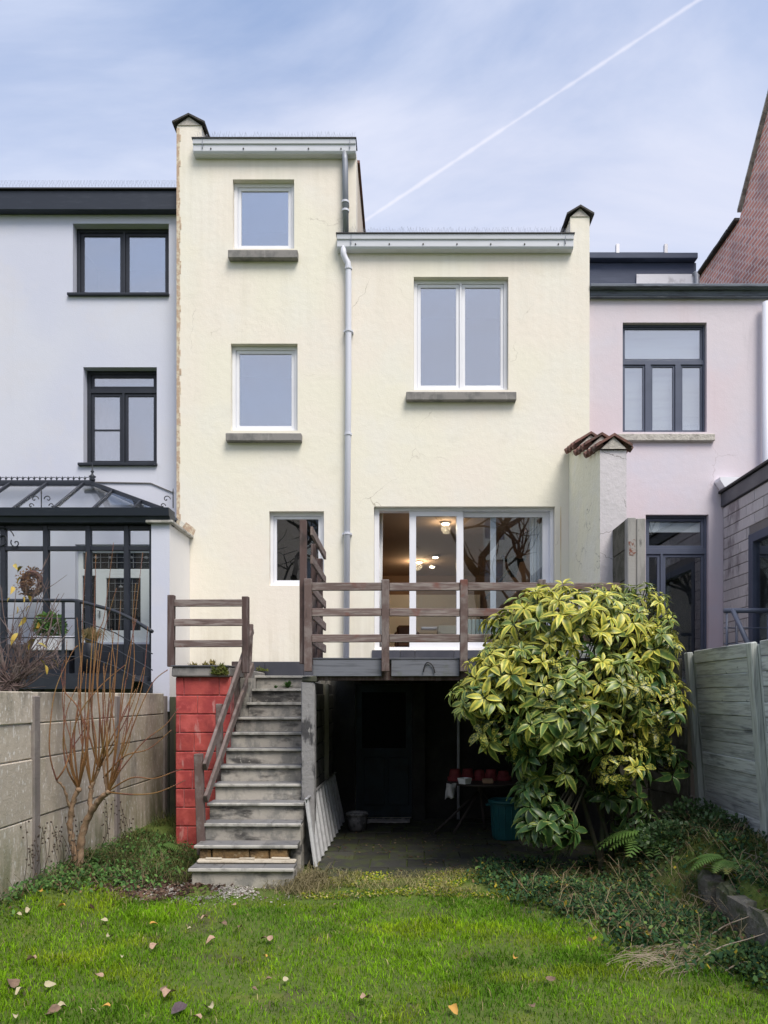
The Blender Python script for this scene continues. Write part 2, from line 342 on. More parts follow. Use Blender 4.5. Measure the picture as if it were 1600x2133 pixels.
K['fence_post'] = M('dark_concrete_post', (.20,.175,.165,1), .95, [((.30,.27,.25,1), 6, .5, .7, .7), ((.06,.06,.05,1), 3, .5, .7, .6)], [(40, .5, .008)])
K['concrete'] = M('stair_concrete', (.40,.375,.335,1), .95, [((.20,.20,.19,1), (7,7,5), .42, .62, .8), ((.05,.049,.05,1), (2.2,3,6), .50, .645, .9), ((.52,.50,.46,1), 28, .60, .72, .5)], [(40, .5, .008), (120, .4, .003)], rnd=.12)
K['tread'] = M('slate_tread_tile', (.17,.17,.175,1), .8, [((.22,.21,.20,1), 5, .45, .65, .7), ((.05,.05,.05,1), 9, .55, .72, .6)], [(35, .4, .006)], rnd=.15)
K['nosing'] = M('worn_nosing', (.44,.43,.40,1), .9, [((.16,.16,.15,1), 8, .45, .65, .7)], [(50, .5, .006)])
K['redblock'] = M('red_painted_block', (.44,.078,.066,1), .85, [((.30,.042,.045,1), 3.2, .42, .62, .8), ((.58,.12,.11,1), 7, .5, .68, .7), ((.55,.30,.28,1), (11,11,2.5), .61, .72, .6), ((.20,.03,.035,1), (3,3,1.6), .55, .70, .75)], [(16, .4, .012), (90, .5, .004)], rnd=.10)
K['redmortar'] = M('red_painted_mortar', (.48,.20,.195,1), .95, [((.30,.07,.07,1), 5, .42, .62, .9)], [(30, .6, .008)])
K['pillar'] = M('flaking_pillar', (.26,.255,.26,1), .9, [((.04,.04,.045,1), (7,7,2.6), .50, .62, .9), ((.45,.44,.43,1), (20,20,8), .58, .70, .6)], [(22, .6, .015)])
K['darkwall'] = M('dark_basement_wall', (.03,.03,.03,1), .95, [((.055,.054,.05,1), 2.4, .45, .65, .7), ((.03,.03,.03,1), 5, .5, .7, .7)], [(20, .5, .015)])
K['mossdark'] = M('mossy_dark_board', (.05,.052,.042,1), .95, [((.08,.09,.05,1), (12,12,1.5), .45, .68, .8), ((.02,.02,.02,1), 4, .5, .7, .6)], [(20, .5, .01)])
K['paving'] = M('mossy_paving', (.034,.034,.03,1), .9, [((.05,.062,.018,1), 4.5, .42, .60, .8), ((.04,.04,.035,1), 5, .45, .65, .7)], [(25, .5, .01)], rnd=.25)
K['sheet'] = M('galvanised_sheet', (.62,.63,.65,1), .45, [((.48,.49,.51,1), (3,3,14), .45, .65, .7), ((.25,.22,.19,1), 6, .66, .76, .7)], metallic=.25, bump=[(5, .12, .02)])
K['fence_wood'] = M('grey_green_board', (.53,.555,.555,1), .9, [((.31,.325,.33,1), (14,2.6,46), .45, .60, .8), ((.60,.66,.67,1), (9,1.4,26), .52, .70, .65), ((.10,.11,.125,1), (3,1.3,9), .58, .72, .75), ((.07,.07,.075,1), (5,7,11), .68, .74, .8)],
    [((30,5,110), .8, .006)], rnd=.22)
K['fence_wood_post'] = M('grey_green_post', (.42,.45,.43,1), .9, [((.22,.23,.225,1), (40,40,2.5), .46, .66, .8), ((.32,.33,.29,1), (60,60,3), .54, .72, .6)], [((90,90,6), .6, .006)], rnd=.12)
K['gravel_board'] = M('brown_base_board', (.26,.20,.175,1), .95, [((.22,.19,.17,1), 5, .45, .65, .7)], [(25, .5, .01)])
K['greybrick'] = M('grey_white_brick', (.50,.48,.495,1), .9, [((.20,.175,.19,1), (2.6,2.6,1.3), .50, .66, .8), ((.62,.60,.62,1), (20,20,5), .5, .7, .5)], [(40, .5, .008)], rnd=.10)
K['greymortar'] = M('grey_mortar', (.20,.19,.19,1), .95, [], [(40, .5, .01)])
K['zincdark'] = M('dark_zinc', (.075,.08,.095,1), .5, [((.12,.125,.14,1), 3, .4, .7, .7)], metallic=.2)
K['leadpaint'] = M('flaking_grey_paint', (.13,.15,.19,1), .7, [((.05,.055,.075,1), (3,20,24), .5, .65, .8), ((.30,.31,.33,1), (5,14,18), .60, .72, .6)], [((6,20,30), .4, .01)])
K['navywall'] = M('navy_cladding', (.035,.05,.095,1), .6, [((.055,.072,.125,1), (2,2,14), .45, .68, .7)])
K['panel'] = M('solar_panel', (.012,.013,.02,1), .25)
K['alu'] = M('aluminium', (.5,.5,.52,1), .4, metallic=.6)
K['whitepaint'] = M('chalky_white', (.62,.63,.68,1), .9, [((.35,.35,.38,1), 4, .52, .7, .7)], [(20, .4, .01)])
K['glass_up'] = glass('sky_glass', .33)
K['glass_low'] = glass('clear_glass', .15)
K['glass_thin'] = glass('thin_glass', .035, (.97,.98,.98,1))
K['glass_roof'] = glass('roof_glass', .06, (.96,.97,.98,1))
K['interior'] = M('dim_room', (.16,.165,.175,1), .9)
K['warmwall'] = M('warm_room_wall', (.30,.20,.145,1), .9)
K['warmceil'] = M('room_ceiling', (.42,.31,.24,1), .9)
K['curtain'] = M('white_curtain', (.84,.86,.88,1), .9)
K['lamp'] = M('lamp_glow', (1,.9,.7,1), .5, emit=((1, .80, .50, 1), 9))
# ------------------------------------------------------------------ ground
def sstep(a, b, x):
    t = np.clip((np.asarray(x, float)-a)/(b-a), 0, 1); return t*t*(3-2*t)
def ground_h(x, y):
    x = np.asarray(x, float); y = np.asarray(y, float)
    h = .018*np.sin(x*2.1+.7)*np.cos(y*1.7)+.012*np.sin(x*4.3+y*3.1)
    flat = sstep(7.55, 8.0, y)*sstep(-1.3, -1.05, x)            # level paving under the deck
    h = h*(1-flat)
    left = sstep(-2.35, -3.15, x)*sstep(2.5, 5.0, y); h = h+.20*left*(1-sstep(11, 14, y))
    bank = sstep(1.75, 2.75, x)*sstep(5.9, 6.9, y)*(1-sstep(7.6, 8.1, y))
    bump = .06*np.sin(x*6.1+y*2)*np.sin(y*5.3)
    h = h+bank*(.50+bump)
    step = sstep(2.50, 2.66, x+.02*np.sin(y*7))*(1-sstep(6.2, 6.8, y))
    return h+step*.40
def build_ground():
    xs = np.unique(np.concatenate([np.linspace(-200,-8,10), np.linspace(-8,-4.2,10), np.linspace(-4.2,4.2,150), np.linspace(4.2,8,10), np.linspace(8,200,10)]))
    ys = np.unique(np.concatenate([np.linspace(-200,-4,14), np.linspace(-4,3,16), np.linspace(3,8.6,110), np.linspace(8.6,14,14), np.linspace(14,300,10)]))
    gx, gy = np.meshgrid(xs, ys); gz = ground_h(gx, gy)-.004
    v = np.stack([gx, gy, gz], -1).reshape(-1,3); nx = len(xs)
    f = [(j*nx+i, j*nx+i+1, (j+1)*nx+i+1, (j+1)*nx+i) for j in range(len(ys)-1) for i in range(nx-1)]
    mb = MB(); mb.v = v.tolist(); mb.f = f; mb.m = [0]*len(f)
    K['soil'] = M('mossy_soil', (.085,.125,.02,1), .95, [((.065,.052,.035,1), 2.2, .54, .68, .8), ((.14,.16,.025,1), 5, .5, .7, .7), ((.13,.115,.06,1), 30, .58, .72, .6)], [(30, .8, .02), (9, .5, .03)])
    o = mb.build('ground', K['soil'], smooth=True); o['kind'] = 'structure'; return o
ground = build_ground()

# ------------------------------------------------------------------ windows
def window(parent, op, yf, rv, fmat, gmat, sashes, fw=.05, sw=.045, sill=None, sillmat=None, name='window', label=None, room=1.2, roommat=None, blind=None):
    x0, x1, z0, z1 = op; e = .0015
    y = yf+rv
    cells = [(x0+(x1-x0)*a, x0+(x1-x0)*b, z0+(z1-z0)*c, z0+(z1-z0)*d) for a, b, c, d in sashes]
    def ins(r, q): return (r[0]+q, r[1]-q, r[2]+q, r[3]-q)
    holes = [(max(a, x0+fw), min(b, x1-fw), max(c, z0+fw), min(d, z1-fw)) for a, b, c, d in [ins(r, .018) for r in cells]]
    fr = MB().wall([(x0+e, x1-e, z0+e, z1-e)], holes, y, y+.07).build(name, fmat, parent, bevel=.003)
    if label: fr['label'] = label
    for h in holes:
        sh = MB().wall([ins(h, .002)], [ins(h, sw)], y+.018, y+.062).build('sash', fmat, fr, bevel=.003)
        g = ins(h, sw-.004); MB().box(g[0], g[1], y+.034, y+.042, g[2], g[3]).build('pane', gmat, fr)
    if sill:
        sx0, sx1, sz0, sz1, out = sill
        MB().cbox(sx0, sx1, yf-out, y-.002, sz0, sz1, .008, jit=.002).build('sill', sillmat or K['stone'], fr)
    if room:
        r = MB(); a, b, c, d = x0-.25, x1+.25, z0-.15, z1+.15; y0, y1 = yf+.31, yf+.31+room
        r.add([(a,y0,c),(b,y0,c),(b,y1,c),(a,y1,c),(a,y0,d),(b,y0,d),(b,y1,d),(a,y1,d)], [(0,1,2,3),(7,6,5,4),(2,6,7,3),(0,3,7,4),(1,5,6,2)])
        r.build('room', roommat or K['interior'], fr)
    return fr
def rect(px0, px1, py0, py1, d): return (X(px0,d), X(px1,d), Z(py1,d), Z(py0,d))

# ------------------------------------------------------------------ cream house
YF = 11.0
house = thing('cream_house', 'pale yellow rendered house with stepped roofline and white windows', 'house', (-.3, YF, 0))
HL, HM, HR = X(369,YF), X(742,YF), X(1228,YF)
w1 = rect(485,613,374,518,YF); w2 = rect(481,620,716,897,YF); w3 = rect(862,1059,577,812,YF); w4 = rect(561,675,1065,1220,YF); wd = rect(779,1156,1055,1354,YF)
ztall, zlow = Z(312,YF), Z(505,YF)
cellar = (X(741,YF), X(858,YF), .02, Z(1425,YF))
solids = [(HL, HM, 0, ztall), (HM, HR, 0, zlow), (HL, X(420,YF), ztall, Z(262,YF)), (X(1188,YF), HR, zlow, Z(452,YF))]
MB().wall(solids, [w1, w2, w3, w4, wd, cellar], YF, YF+.3).build('wall', K['cream'], house)
# ragged bare edge along the left corner
eb = MB(); zz = list(np.linspace(Z(1440,YF), Z(268,YF), 90))
for i in range(len(zz)-1):
    a = .035+.03*random.random()**2
    eb.box(HL-.006, HL+a, YF-.006, YF+.02, zz[i], zz[i+1])
eb.build('bare_edge', K['cream_edge'], house)
# parapet walls running back, with tile caps
def parapet(x0, x1, z, y1, name='parapet'):
    p = MB().box(x0+.004, x1-.004, YF+.3, y1, z-1.2, z).build(name, K['cream'], house)
    xm = (x0+x1)/2; ov = .06; n = int((y1-YF)/.33)
    for i in range(n):
        ya = YF-.05+i*.33; yb = ya+.35
        up = .012*(i % 2)
        for s in (-1, 1):
            q = MB(); xe = x0-ov if s < 0 else x1+ov
            a = Vector((xm, ya, z+.125+up)); b = Vector((xe, ya, z+.005+up)); th = Vector((0,0,.028))
            q.prism([a, b, b+th, a+th], (0, yb-ya, 0)).build('coping_tile', K['slate'], p)
        if i == 0:
            q = MB(); q.prism([(x0+.01, YF-.012, z-.002), (x1-.01, YF-.012, z-.002), (xm, YF-.012, z+.12)], (0,.3,0)).build('coping_mortar', K['mortar'], p)
    return p
parapet(HL, X(420,YF), Z(262,YF), 14.5)
parapet(X(1188,YF), HR, Z(452,YF), 14.5)
# clad side of the tall block, seen past its corner
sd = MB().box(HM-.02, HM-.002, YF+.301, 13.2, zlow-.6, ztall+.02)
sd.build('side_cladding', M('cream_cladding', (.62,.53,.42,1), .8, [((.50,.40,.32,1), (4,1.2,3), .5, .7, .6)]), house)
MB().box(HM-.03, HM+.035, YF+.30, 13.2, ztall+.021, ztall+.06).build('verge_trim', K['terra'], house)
MB().box(HL+.3, HM-.02, YF+.302, 14.6, ztall-.25, ztall-.05).build('roof', K['slate'], house)
MB().box(HM+.02, HR-.32, YF+.302, 14.6, zlow-.25, zlow-.05).build('roof', K['slate'], house)
def gutter(px0, px1, pyt, pyb, d):
    a, b = X(px0,d), X(px1,d); zt, zb = Z(pyt,d), Z(pyb,d); h = zt-zb
    prof = [(YF-.003, zb-.005), (d+.03, zb), (d+.008, zb+.03), (d+.004, zb+h*.62), (d-.012, zb+h*.64), (d-.02, zt), (YF-.003, zt)]
    g = MB().prism_x(prof, a, b).build('gutter', K['gutter'], house, bevel=.004)
    MB().box(a-.012, b+.012, d-.032, YF+.1, zt+.001, zt+.016).build('edge_strip', K['black'], g)
    sc = MB(); n = max(4, int((b-a)/.46))
    for i in range(n):
        xx = a+(b-a)*(i+.55)/n
        o = MB().tube([(xx, d+.012, zb+h*.30), (xx, d-.004, zb+h*.31)], .011, 8).build('screw', K['black'], g)
    for k in (0.06, .965):
        xx = a+(b-a)*k; MB().box(xx-.003, xx+.003, d-.0235, d+.02, zb+.06, zt-.002).build('joint', K['zinc'], g)
    sp = MB(); xx = a+.05
    while xx < b-.03:
        for s in (-.035, .035, 0.0):
            sp.tube([(xx, d+.06, zt+.016), (xx+s*1.2+random.uniform(-.008,.008), d+.06+random.uniform(-.05,.05), zt+.13)], .0016, 3)
        xx += .045
    o = sp.build('bird_spikes', K['alu'], g); o['kind'] = 'stuff'
    return g
gutter(402, 741, 291, 318, 10.87); gutter(702, 1195, 489, 517, 10.87)
# rain pipes
def pipe(pts, r, mat, name='rain_pipe', collars=()):
    o = MB().tube(pts, r, 14).build(name, mat, house, smooth=True)
    for (c, ax) in collars:
        c = Vector(c); q = MB(); q.tube([c-Vector((0,0,.014)), c+Vector((0,0,.014))], r*1.25, 14); q.box(c.x-.07*ax, c.x+.07*ax, c.y-.008, YF-.002, c.z-.012, c.z+.012)
        q.build('pipe_clip', K['pvc_pipe'], o)
    return o
yp = 10.925; xp = X(726,yp); xq = X(714,10.78)
pipe([(xq,10.92,Z(515,10.92)), (xq,10.92,Z(530,10.92)), (xq+.03,10.925,Z(540,10.925)), (xp-.01,yp,Z(548,yp)), (xp,yp,Z(556,yp)), (xp,yp,Z(800,yp)), (X(721,yp),yp,2.12)], .045, K['pvc_pipe'],
     collars=[((xp,yp,Z(690,yp)),1), ((xp-.003,yp,Z(905,yp)),.6), ((X(723,yp),yp,Z(1112,yp)),1), ((xp,yp,Z(560,yp)),.5)])
xt = X(719,yp)
pipe([(X(718,10.92),10.92,Z(317,10.92)), (xt-.004,yp,Z(335,yp)), (xt,yp,Z(345,yp)), (xt+.01,yp,Z(487,yp))], .045, K['zinc'], collars=[((xt+.003,yp,Z(422,yp)),.8), ((xt+.005,yp,Z(440,yp)),.4)])
# windows and doors
def srect(px0, px1, py0, py1): r = rect(px0, px1, py0, py1, YF-.1); return (r[0], r[1], r[2], r[3], .10)
one = [(0,1,0,1)]
window(house, w1, YF, .085, K['pvc'], K['glass_up'], one, .055, .05, srect(475,620,520,537), label='single square white window under the top gutter')
window(house, w2, YF, .085, K['pvc'], K['glass_up'], one, .055, .05, srect(470,628,902,918), label='single white window in the middle storey')
window(house, w3, YF, .085, K['pvc'], K['glass_up'], [(0,.5,0,1),(.5,1,0,1)], .055, .05, srect(846,1076,816,833), label='double white casement window')
window(house, w4, YF, .085, K['pvc'], K['glass_low'], one, .05, .045, None, label='narrow window beside the stair screen', room=2.5, roommat=M('dim_hall', (.07,.06,.055,1), .9))
# sliding door: frame, an opened leaf, a fixed leaf and its inner stile
x0, x1, z0, z1 = wd; yd = YF+.09
door = MB().wall([(x0+.002, x1-.002, z0+.002, z1-.002)], [(x0+.075, x1-.05, z0+.05, z1-.04)], yd, yd+.16).build('sliding_door', K['pvc'], house, bevel=.003)
def leaf(pa, pb, yy, sw, nm='door_leaf'):
    a, b = X(pa,YF), X(pb,YF); q = MB().wall([(a, b, z0+.052, z1-.042)], [(a+sw, b-sw, z0+.052+.085, z1-.042-.075)], yy, yy+.045).build(nm, K['pvc'], door, bevel=.003)
    MB().box(a+sw-.01, b-sw+.01, yy+.018, yy+.026, z0+.13, z1-.11).build('pane', K['glass_low'], door)
leaf(853, 966, yd+.02, .10); leaf(952, 1150, yd+.085, .11)
MB().box(X(1025,YF), X(1037,YF), yd+.131, yd+.158, z0+.055, z1-.045).build('inner_stile', K['pvc'], door)
# living room
room = MB(); a, b, c, d, y0, y1 = -1.35, 2.40, z0-.02, z1+.03, YF+.301, 17.5
room.add([(a,y0,c),(b,y0,c),(b,y1,c),(a,y1,c)], [(0,1,2,3)], 2).add([(a,y0,d),(b,y0,d),(b,y1,d),(a,y1,d)], [(3,2,1,0)], 1).add([(a,y0,c),(b,y0,c),(b,y1,c),(a,y1,c),(a,y0,d),(b,y0,d),(b,y1,d),(a,y1,d)], [(2,6,7,3),(0,3,7,4),(1,5,6,2)], 0)
room.build('living_room', [K['warmwall'], K['warmceil'], M('dark_parquet', (.10,.05,.03,1), .4)], house)
for k, (px, py) in enumerate([(928,1090),(907,1160),(873,1171),(900,1180)]):
    dd = (d-.02-EYE)*FPX/(HPY-py); lx = X(px,dd)
    l = thing('ceiling_lamp', ['bright round ceiling lamp nearest the sliding door glass', 'small lit ceiling lamp deep in the room, uppermost of the three', 'small lit ceiling lamp deep in the room, first beside the open gap', 'small lit ceiling lamp deep in the room, lowest of the three'][k], 'lamp', (lx, dd, d), 'ceiling lamps in the living room')
    MB().lathe([(.005,-.045),(.05,-.045),(.062,-.03)], (lx,dd,d), 16).build('bulb', K['lamp'], l)
    MB().lathe([(.064,-.032),(.085,-.03),(.09,-.004),(.0,-.004)], (lx,dd,d), 16).build('rim', K['alu'], l)
    if k in (0, 2):
        pl = bpy.data.lights.new('lamp_light', 'POINT'); pl.energy = 4 if k == 0 else 9; pl.color = (1,.72,.42); pl.shadow_soft_size = .08
        po = bpy.data.objects.new('lamp_light', pl); COL.objects.link(po); po.parent = l; po.location = (0, 0, -.12)
def curtain(xa, xb, y, za, zb, folds, amp, label):
    n = folds*8; v = []; f = []
    for i in range(n+1):
        u = i/n; xx = xa+(xb-xa)*u
        for t in (0, .5, 1):
            v.append((xx+.01*math.sin(9*u+t*3), y+amp*math.sin(u*folds*2*math.pi)*(1-.2*t), zb+(za-zb)*t))
    for i in range(n):
        for t in range(2): f.append((i*3+t, (i+1)*3+t, (i+1)*3+t+1, i*3+t+1))
    q = MB().add(v, f); o = q.build('curtain', K['curtain'], smooth=True)
    s = o.modifiers.new('thick', 'SOLIDIFY'); s.thickness = .004
    return tag(o, label, 'curtain')
curtain(X(1103,11.4), X(1140,11.4), 11.40, z0+.03, z1-.02, 5, .03, 'white gathered curtain behind the fixed end of the sliding door')
curtain(X(783,11.35), X(797,11.35), 11.36, z0+.03, z1-.02, 2, .02, 'narrow white curtain edge beside the open gap of the sliding door')
t = thing('radiator', 'pale ribbed radiator standing behind the sliding door glass', 'radiator', (X(1010,11.6), 11.6, z0))
for i in range(11):
    xx = X(966,11.6)+i*.062; MB().cbox(xx, xx+.055, 11.58, 11.66, z0+.09, z0+.52, .012).build('rib', M('mint_radiator', (.50,.60,.56,1), .4) if i == 0 else bpy.data.materials['mint_radiator'], t)
MB().box(X(966,11.6), X(966,11.6)+.68, 11.60, 11.64, z0-.018, z0+.088).build('foot', bpy.data.materials['mint_radiator'], t)
kb = M('cream_carton', (.52,.47,.36,1), .9)
o = MB().cbox(X(912,11.9), X(957,11.9), 11.8, 12.15, z0-.018, z0+.44, .006).build('cardboard_box', kb); tag(o, 'plain cream carton on the floor behind the glass', 'box')
MB().box(X(912,11.9)+.005, X(957,11.9)-.005, 11.795, 11.80, z0+.30, z0+.305).build('seam', K['warmwall'], o)
t = thing('side_table', 'small white table with a shelf behind the glass', 'table', (X(895,12), 12, z0))
for zz_ in (.2, .40): MB().cbox(X(878,12), X(910,12), 11.9, 12.2, z0+zz_, z0+zz_+.03, .004).build('shelf', K['pvc'], t)
for xx in (878, 908):
    for yy in (11.91, 12.16): MB().box(X(xx,12)+.001, X(xx,12)+.022, yy, yy+.02, z0-.018, z0+.1995).build('leg', K['pvc'], t)
t = thing('armchair', 'brown leather armchair inside the open sliding door', 'armchair', (X(845,12.6), 12.6, z0))
lb = M('brown_leather', (.13,.06,.03,1), .5, [((.08,.035,.02,1), 4, .45, .65, .7)])
MB().cbox(X(826,12.6), X(866,12.6), 12.4, 12.9, z0+.12, z0+.30, .04).build('seat', lb, t); MB().cbox(X(826,12.6), X(866,12.6), 12.88, 13.0, z0+.12, z0+.55, .04).build('backrest', lb, t)
for xx in (822, 866): MB().cbox(X(xx,12.6), X(xx,12.6)+.06, 12.42, 12.96, z0-.018, z0+.40, .025).build('armrest', lb, t)
t = thing('wall_lamp', 'dark horned wall ornament seen through the fixed pane', 'ornament', (X(1072,13), 13, 4.1))
pp = P(1070,1175,13); MB().lathe([(.0,-.24),(.05,-.22),(.09,-.05),(.12,.08),(.0,.14)], pp, 12).build('head', K['black'], t, smooth=True)
for s in (-1, 1): MB().tube(spline([pp+Vector((s*.08,0,.06)), pp+Vector((s*.18,0,.08)), pp+Vector((s*.2,0,.16))]), [.03]*6+[.025]*6+[.01], 6).build('horn', K['black'], t)
MB().box(pp.x-.02, pp.x+.02, pp.y+.02, 17.5, pp.z-.02, pp.z+.02).build('bracket', K['black'], t)
o = MB().box(X(885,17.4)-1.5, X(885,17.4)+1.3, 17.40, 17.48, z0+.1, z0+1.7).build('net_curtain', K['curtain']); tag(o, 'pale net curtain at the far end of the living room', 'curtain')
# dark plinth tiles along the foot of the facade
xx = X(521,YF-.03); k = 0
while xx < X(1178,YF):
    wdt = [.22,.58,.6,.42][k % 4]; e = min(xx+wdt, X(1178,YF)); nar = xx > X(760,YF)
    MB().cbox(xx, e-.004, YF-.028-.001*(k % 2), YF-.001, 2.10, (z0-.004 if nar else 2.34), .003).build('plinth_tile', K['dark_tile'], house); xx = e; k += 1
    if xx > X(676,YF) and xx < X(775,YF): xx = X(775,YF)
# cellar door, drainpipe and pier under the deck
cd = MB().wall([cellar], [(cellar[0]+.09, cellar[1]-.09, 1.05, cellar[3]-.12)], YF+.05, YF+.10).build('cellar_door', M('dark_teal_door', (.018,.032,.045,1), .6, [((.01,.016,.022,1), 3, .45, .65, .7)]), house)
MB().box(cellar[0]+.085, cellar[1]-.085, YF+.07, YF+.078, 1.045, cellar[3]-.115).build('pane', M('dark_opaque_glass', (.006,.007,.008,1), .6, spec=.1), cd)  # opaque near-black pane with weak gloss, nothing shows through
for s in (0, 1):
    MB().cbox(cellar[0]+.12+s*.36, cellar[0]+.43+s*.36, YF+.035, YF+.0495, .2, .92, .01).build('panel', bpy.data.materials['dark_teal_door'], cd)
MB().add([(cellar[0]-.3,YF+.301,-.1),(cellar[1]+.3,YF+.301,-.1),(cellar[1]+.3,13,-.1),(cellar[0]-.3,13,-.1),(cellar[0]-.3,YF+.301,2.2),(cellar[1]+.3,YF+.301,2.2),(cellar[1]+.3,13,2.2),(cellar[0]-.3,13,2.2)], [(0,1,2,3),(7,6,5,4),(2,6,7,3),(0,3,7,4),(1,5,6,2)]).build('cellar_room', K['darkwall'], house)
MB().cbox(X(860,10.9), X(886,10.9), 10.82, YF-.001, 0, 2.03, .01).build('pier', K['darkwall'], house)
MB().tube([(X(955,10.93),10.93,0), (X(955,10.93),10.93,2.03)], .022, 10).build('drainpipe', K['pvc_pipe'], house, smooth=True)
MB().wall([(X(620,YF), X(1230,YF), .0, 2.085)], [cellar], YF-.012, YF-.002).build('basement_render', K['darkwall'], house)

# ------------------------------------------------------------------ party wall on the right, with clay coping
pw = thing('party_wall', 'tall cracked boundary wall stub with sloping clay tile coping', 'wall', (2.6, 10.1, 0))
xa, xb = 2.43, 2.76; yb0 = 9.24
prof = [(yb0, 2.05), (YF-.003, 2.05), (YF-.003, 5.50), (yb0, 4.90)]
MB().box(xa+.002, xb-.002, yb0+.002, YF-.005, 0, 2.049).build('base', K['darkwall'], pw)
q = MB(); q.add([(xa,y,z) for y, z in prof]+[(xb,y,z) for y, z in prof], [(3,2,1,0)], 0).add([(xa,y,z) for y, z in prof]+[(xb,y,z) for y, z in prof], [(4,5,6,7),(0,4,7,3),(3,7,6,2),(1,2,6,5),(0,1,5,4)], 1)
q.build('wall', [K['yellow_return'], K['pink_crack']], pw)
sl = (5.50-4.90)/(YF-.003-yb0); xm = (xa+xb)/2
for i in range(3):
    ya = yb0-.06+i*.58; yb = ya+.62; za = 4.90+(ya-yb0)*sl+.05+.02*i
    for s in (-1, 1):
        a = Vector((xm, ya, za+.135)); e = Vector(((xa-.06) if s < 0 else (xb+.06), ya, za)); th = Vector((0,0,.035))
        off = Vector((0, min(yb, YF-.004)-ya, (min(yb, YF-.004)-ya)*sl*.45))
        MB().prism([a, e, e+th, a+th], off).build('coping_tile', K['terra'], pw)
        for j in range(3):  # rolls of the pantiles showing at the eaves
            c = e+off*((j+.5)/3)+Vector((0,0,-.012)); dr = (a-e)*.42
            MB().tube([c-dr*.22, c+dr], [.042, .05], 8).build('tile_roll', K['terra'], pw)
    MB().prism([(xa+.01, ya+.03, za-.02), (xb-.01, ya+.03, za-.02), (xm, ya+.03, za+.128)], (0, .1, .03)).build('mortar_fill', K['mortar'], pw)
MB().box(X(1168,YF)-.004, X(1168,YF)+.004, YF-.003, YF-.0005, Z(1240,YF), Z(1055,YF)).build('rust_streak', M('rust_stain', (.55,.36,.14,1), .9, [((.76,.68,.48,1), (40,40,4), .42, .62, .9)]), house)

# concrete post-and-panel end beside it
cp = thing('concrete_panel_stub', 'short concrete post and panel fence end with a rusty patch', 'fence', (2.65, 8.9, 0))
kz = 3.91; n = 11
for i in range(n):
    a = kz/n*i; MB().cbox(2.585, 2.64, 8.72, yb0-.002, a+.004, a+kz/n-.004, .006).build('panel', M('dark_moss_and_shade_panel', (.11,.105,.085,1), .95, [((.05,.05,.035,1), 5, .42, .6, .8), ((.20,.19,.17,1), 20, .6, .72, .6)], [(25, .6, .01)]) if i == 0 else bpy.data.materials['dark_moss_and_shade_panel'], cp)
pm = M('pale_concrete_post', (.33,.32,.31,1), .95, [((.22,.215,.21,1), (8,8,2), .45, .65, .8), ((.07,.07,.07,1), (14,14,5), .62, .74, .7)], [(40, .5, .006)])
MB().cbox(X(1307,8.6), X(1325,8.6), 8.6, 8.719, 0, kz, .01).build('post', pm, cp)
MB().cbox(X(1326,8.6), X(1345,8.6), 8.6, 8.719, 0, kz-.01, .01).build('post', pm, cp)
MB().add([P(1309,1128,8.597), P(1324,1122,8.597), P(1325,1150,8.597), P(1320,1158,8.597), P(1311,1156,8.597)], [(4,3,2,1,0)]).build('rust_patch', M('rust_patch', (.20,.075,.05,1), .9, [((.33,.32,.31,1), 16, .46, .58, .95), ((.09,.05,.04,1), 30, .5, .66, .7)], [(40,.6,.006)]), cp)

# ------------------------------------------------------------------ pink neighbour
YP = 11.10
pk = thing('pink_house', 'pale pink rendered house with blue grey window frames', 'house', (5, YP, 0))
pw1 = rect(1297,1472,672,900,YP); pdr = (X(1345,YP), X(1476,YP), 2.0, Z(1072,YP)); zp = Z(600,YP)
MB().wall([(HR+.004, 9.5, 0, zp)], [pw1, pdr], YP, YP+.3).build('wall', K['pink'], pk)
white_room = M('bright_room', (.62,.63,.60,1), .9)
f = window(pk, pw1, YP, .07, K['blueframe'], K['glass_up'], [(0,1,.665,1),(0,.30,0,.645),(.34,.66,0,.645),(.70,1,0,.645)], .03, .03, None, label='tripartite window with a wide top light', room=1.0, roommat=white_room)
MB().box(pw1[0]+.03, pw1[1]-.03, YP+.19, YP+.20, pw1[2]+.05, pw1[3]-.03).build('blind', M('pale_blind', (.55,.56,.52,1), .9, [((.45,.46,.44,1), (1,1,22), .5, .6, .5)]), f)
MB().cbox(X(1287,YP-.06), X(1490,YP-.06), YP-.06, YP-.001, Z(918,YP-.06), Z(903,YP-.06), .01).build('sill', K['mortar'], f)
f = window(pk, pdr, YP, .07, K['blueframe'], K['glass_low'], [(0,1,.80,1),(0,.28,0,.78),(.28,1,0,.78)], .035, .045, None, name='door', label='tall dark glazed garden door of the pink house', room=2.0, roommat=M('dark_kitchen', (.035,.04,.05,1), .7))
MB().box(pdr[0]+.05, pdr[1]-.06, YP+.125, YP+.14, Z(1105,YP), Z(1085,YP)).build('roller_blind', K['curtain'], f)
for (pa, pb, yy, m_) in [(590,597,10.96,'leadpaint'),(597,602,11.00,'leadpaint'),(602,616,11.05,'leadpaint'),(616,619,11.03,'leadpaint')]:
    MB().cbox(HR+.006, 9.5, yy, YP-.001, Z(pb,yy)+.001, Z(pa,yy), .008).build('cornice', K[m_], pk)
MB().tube([(X(1596,10.99),10.99,2), (X(1596,10.99),10.99,Z(630,10.99))], .055, 14).build('rain_pipe', K['pvc_pipe'], pk, smooth=True)
YB = 13.6
rb = MB().box(HR-.6, X(1450,YB), YB, YB+3, 6.9, Z(548,YB)).build('roof_extension', K['navywall'], pk)
MB().cbox(HR-.6, X(1453,YB-.1), YB-.12, YB+3.1, Z(546,YB), Z(534,YB), .01).build('roof_edge', K['navywall'], rb)
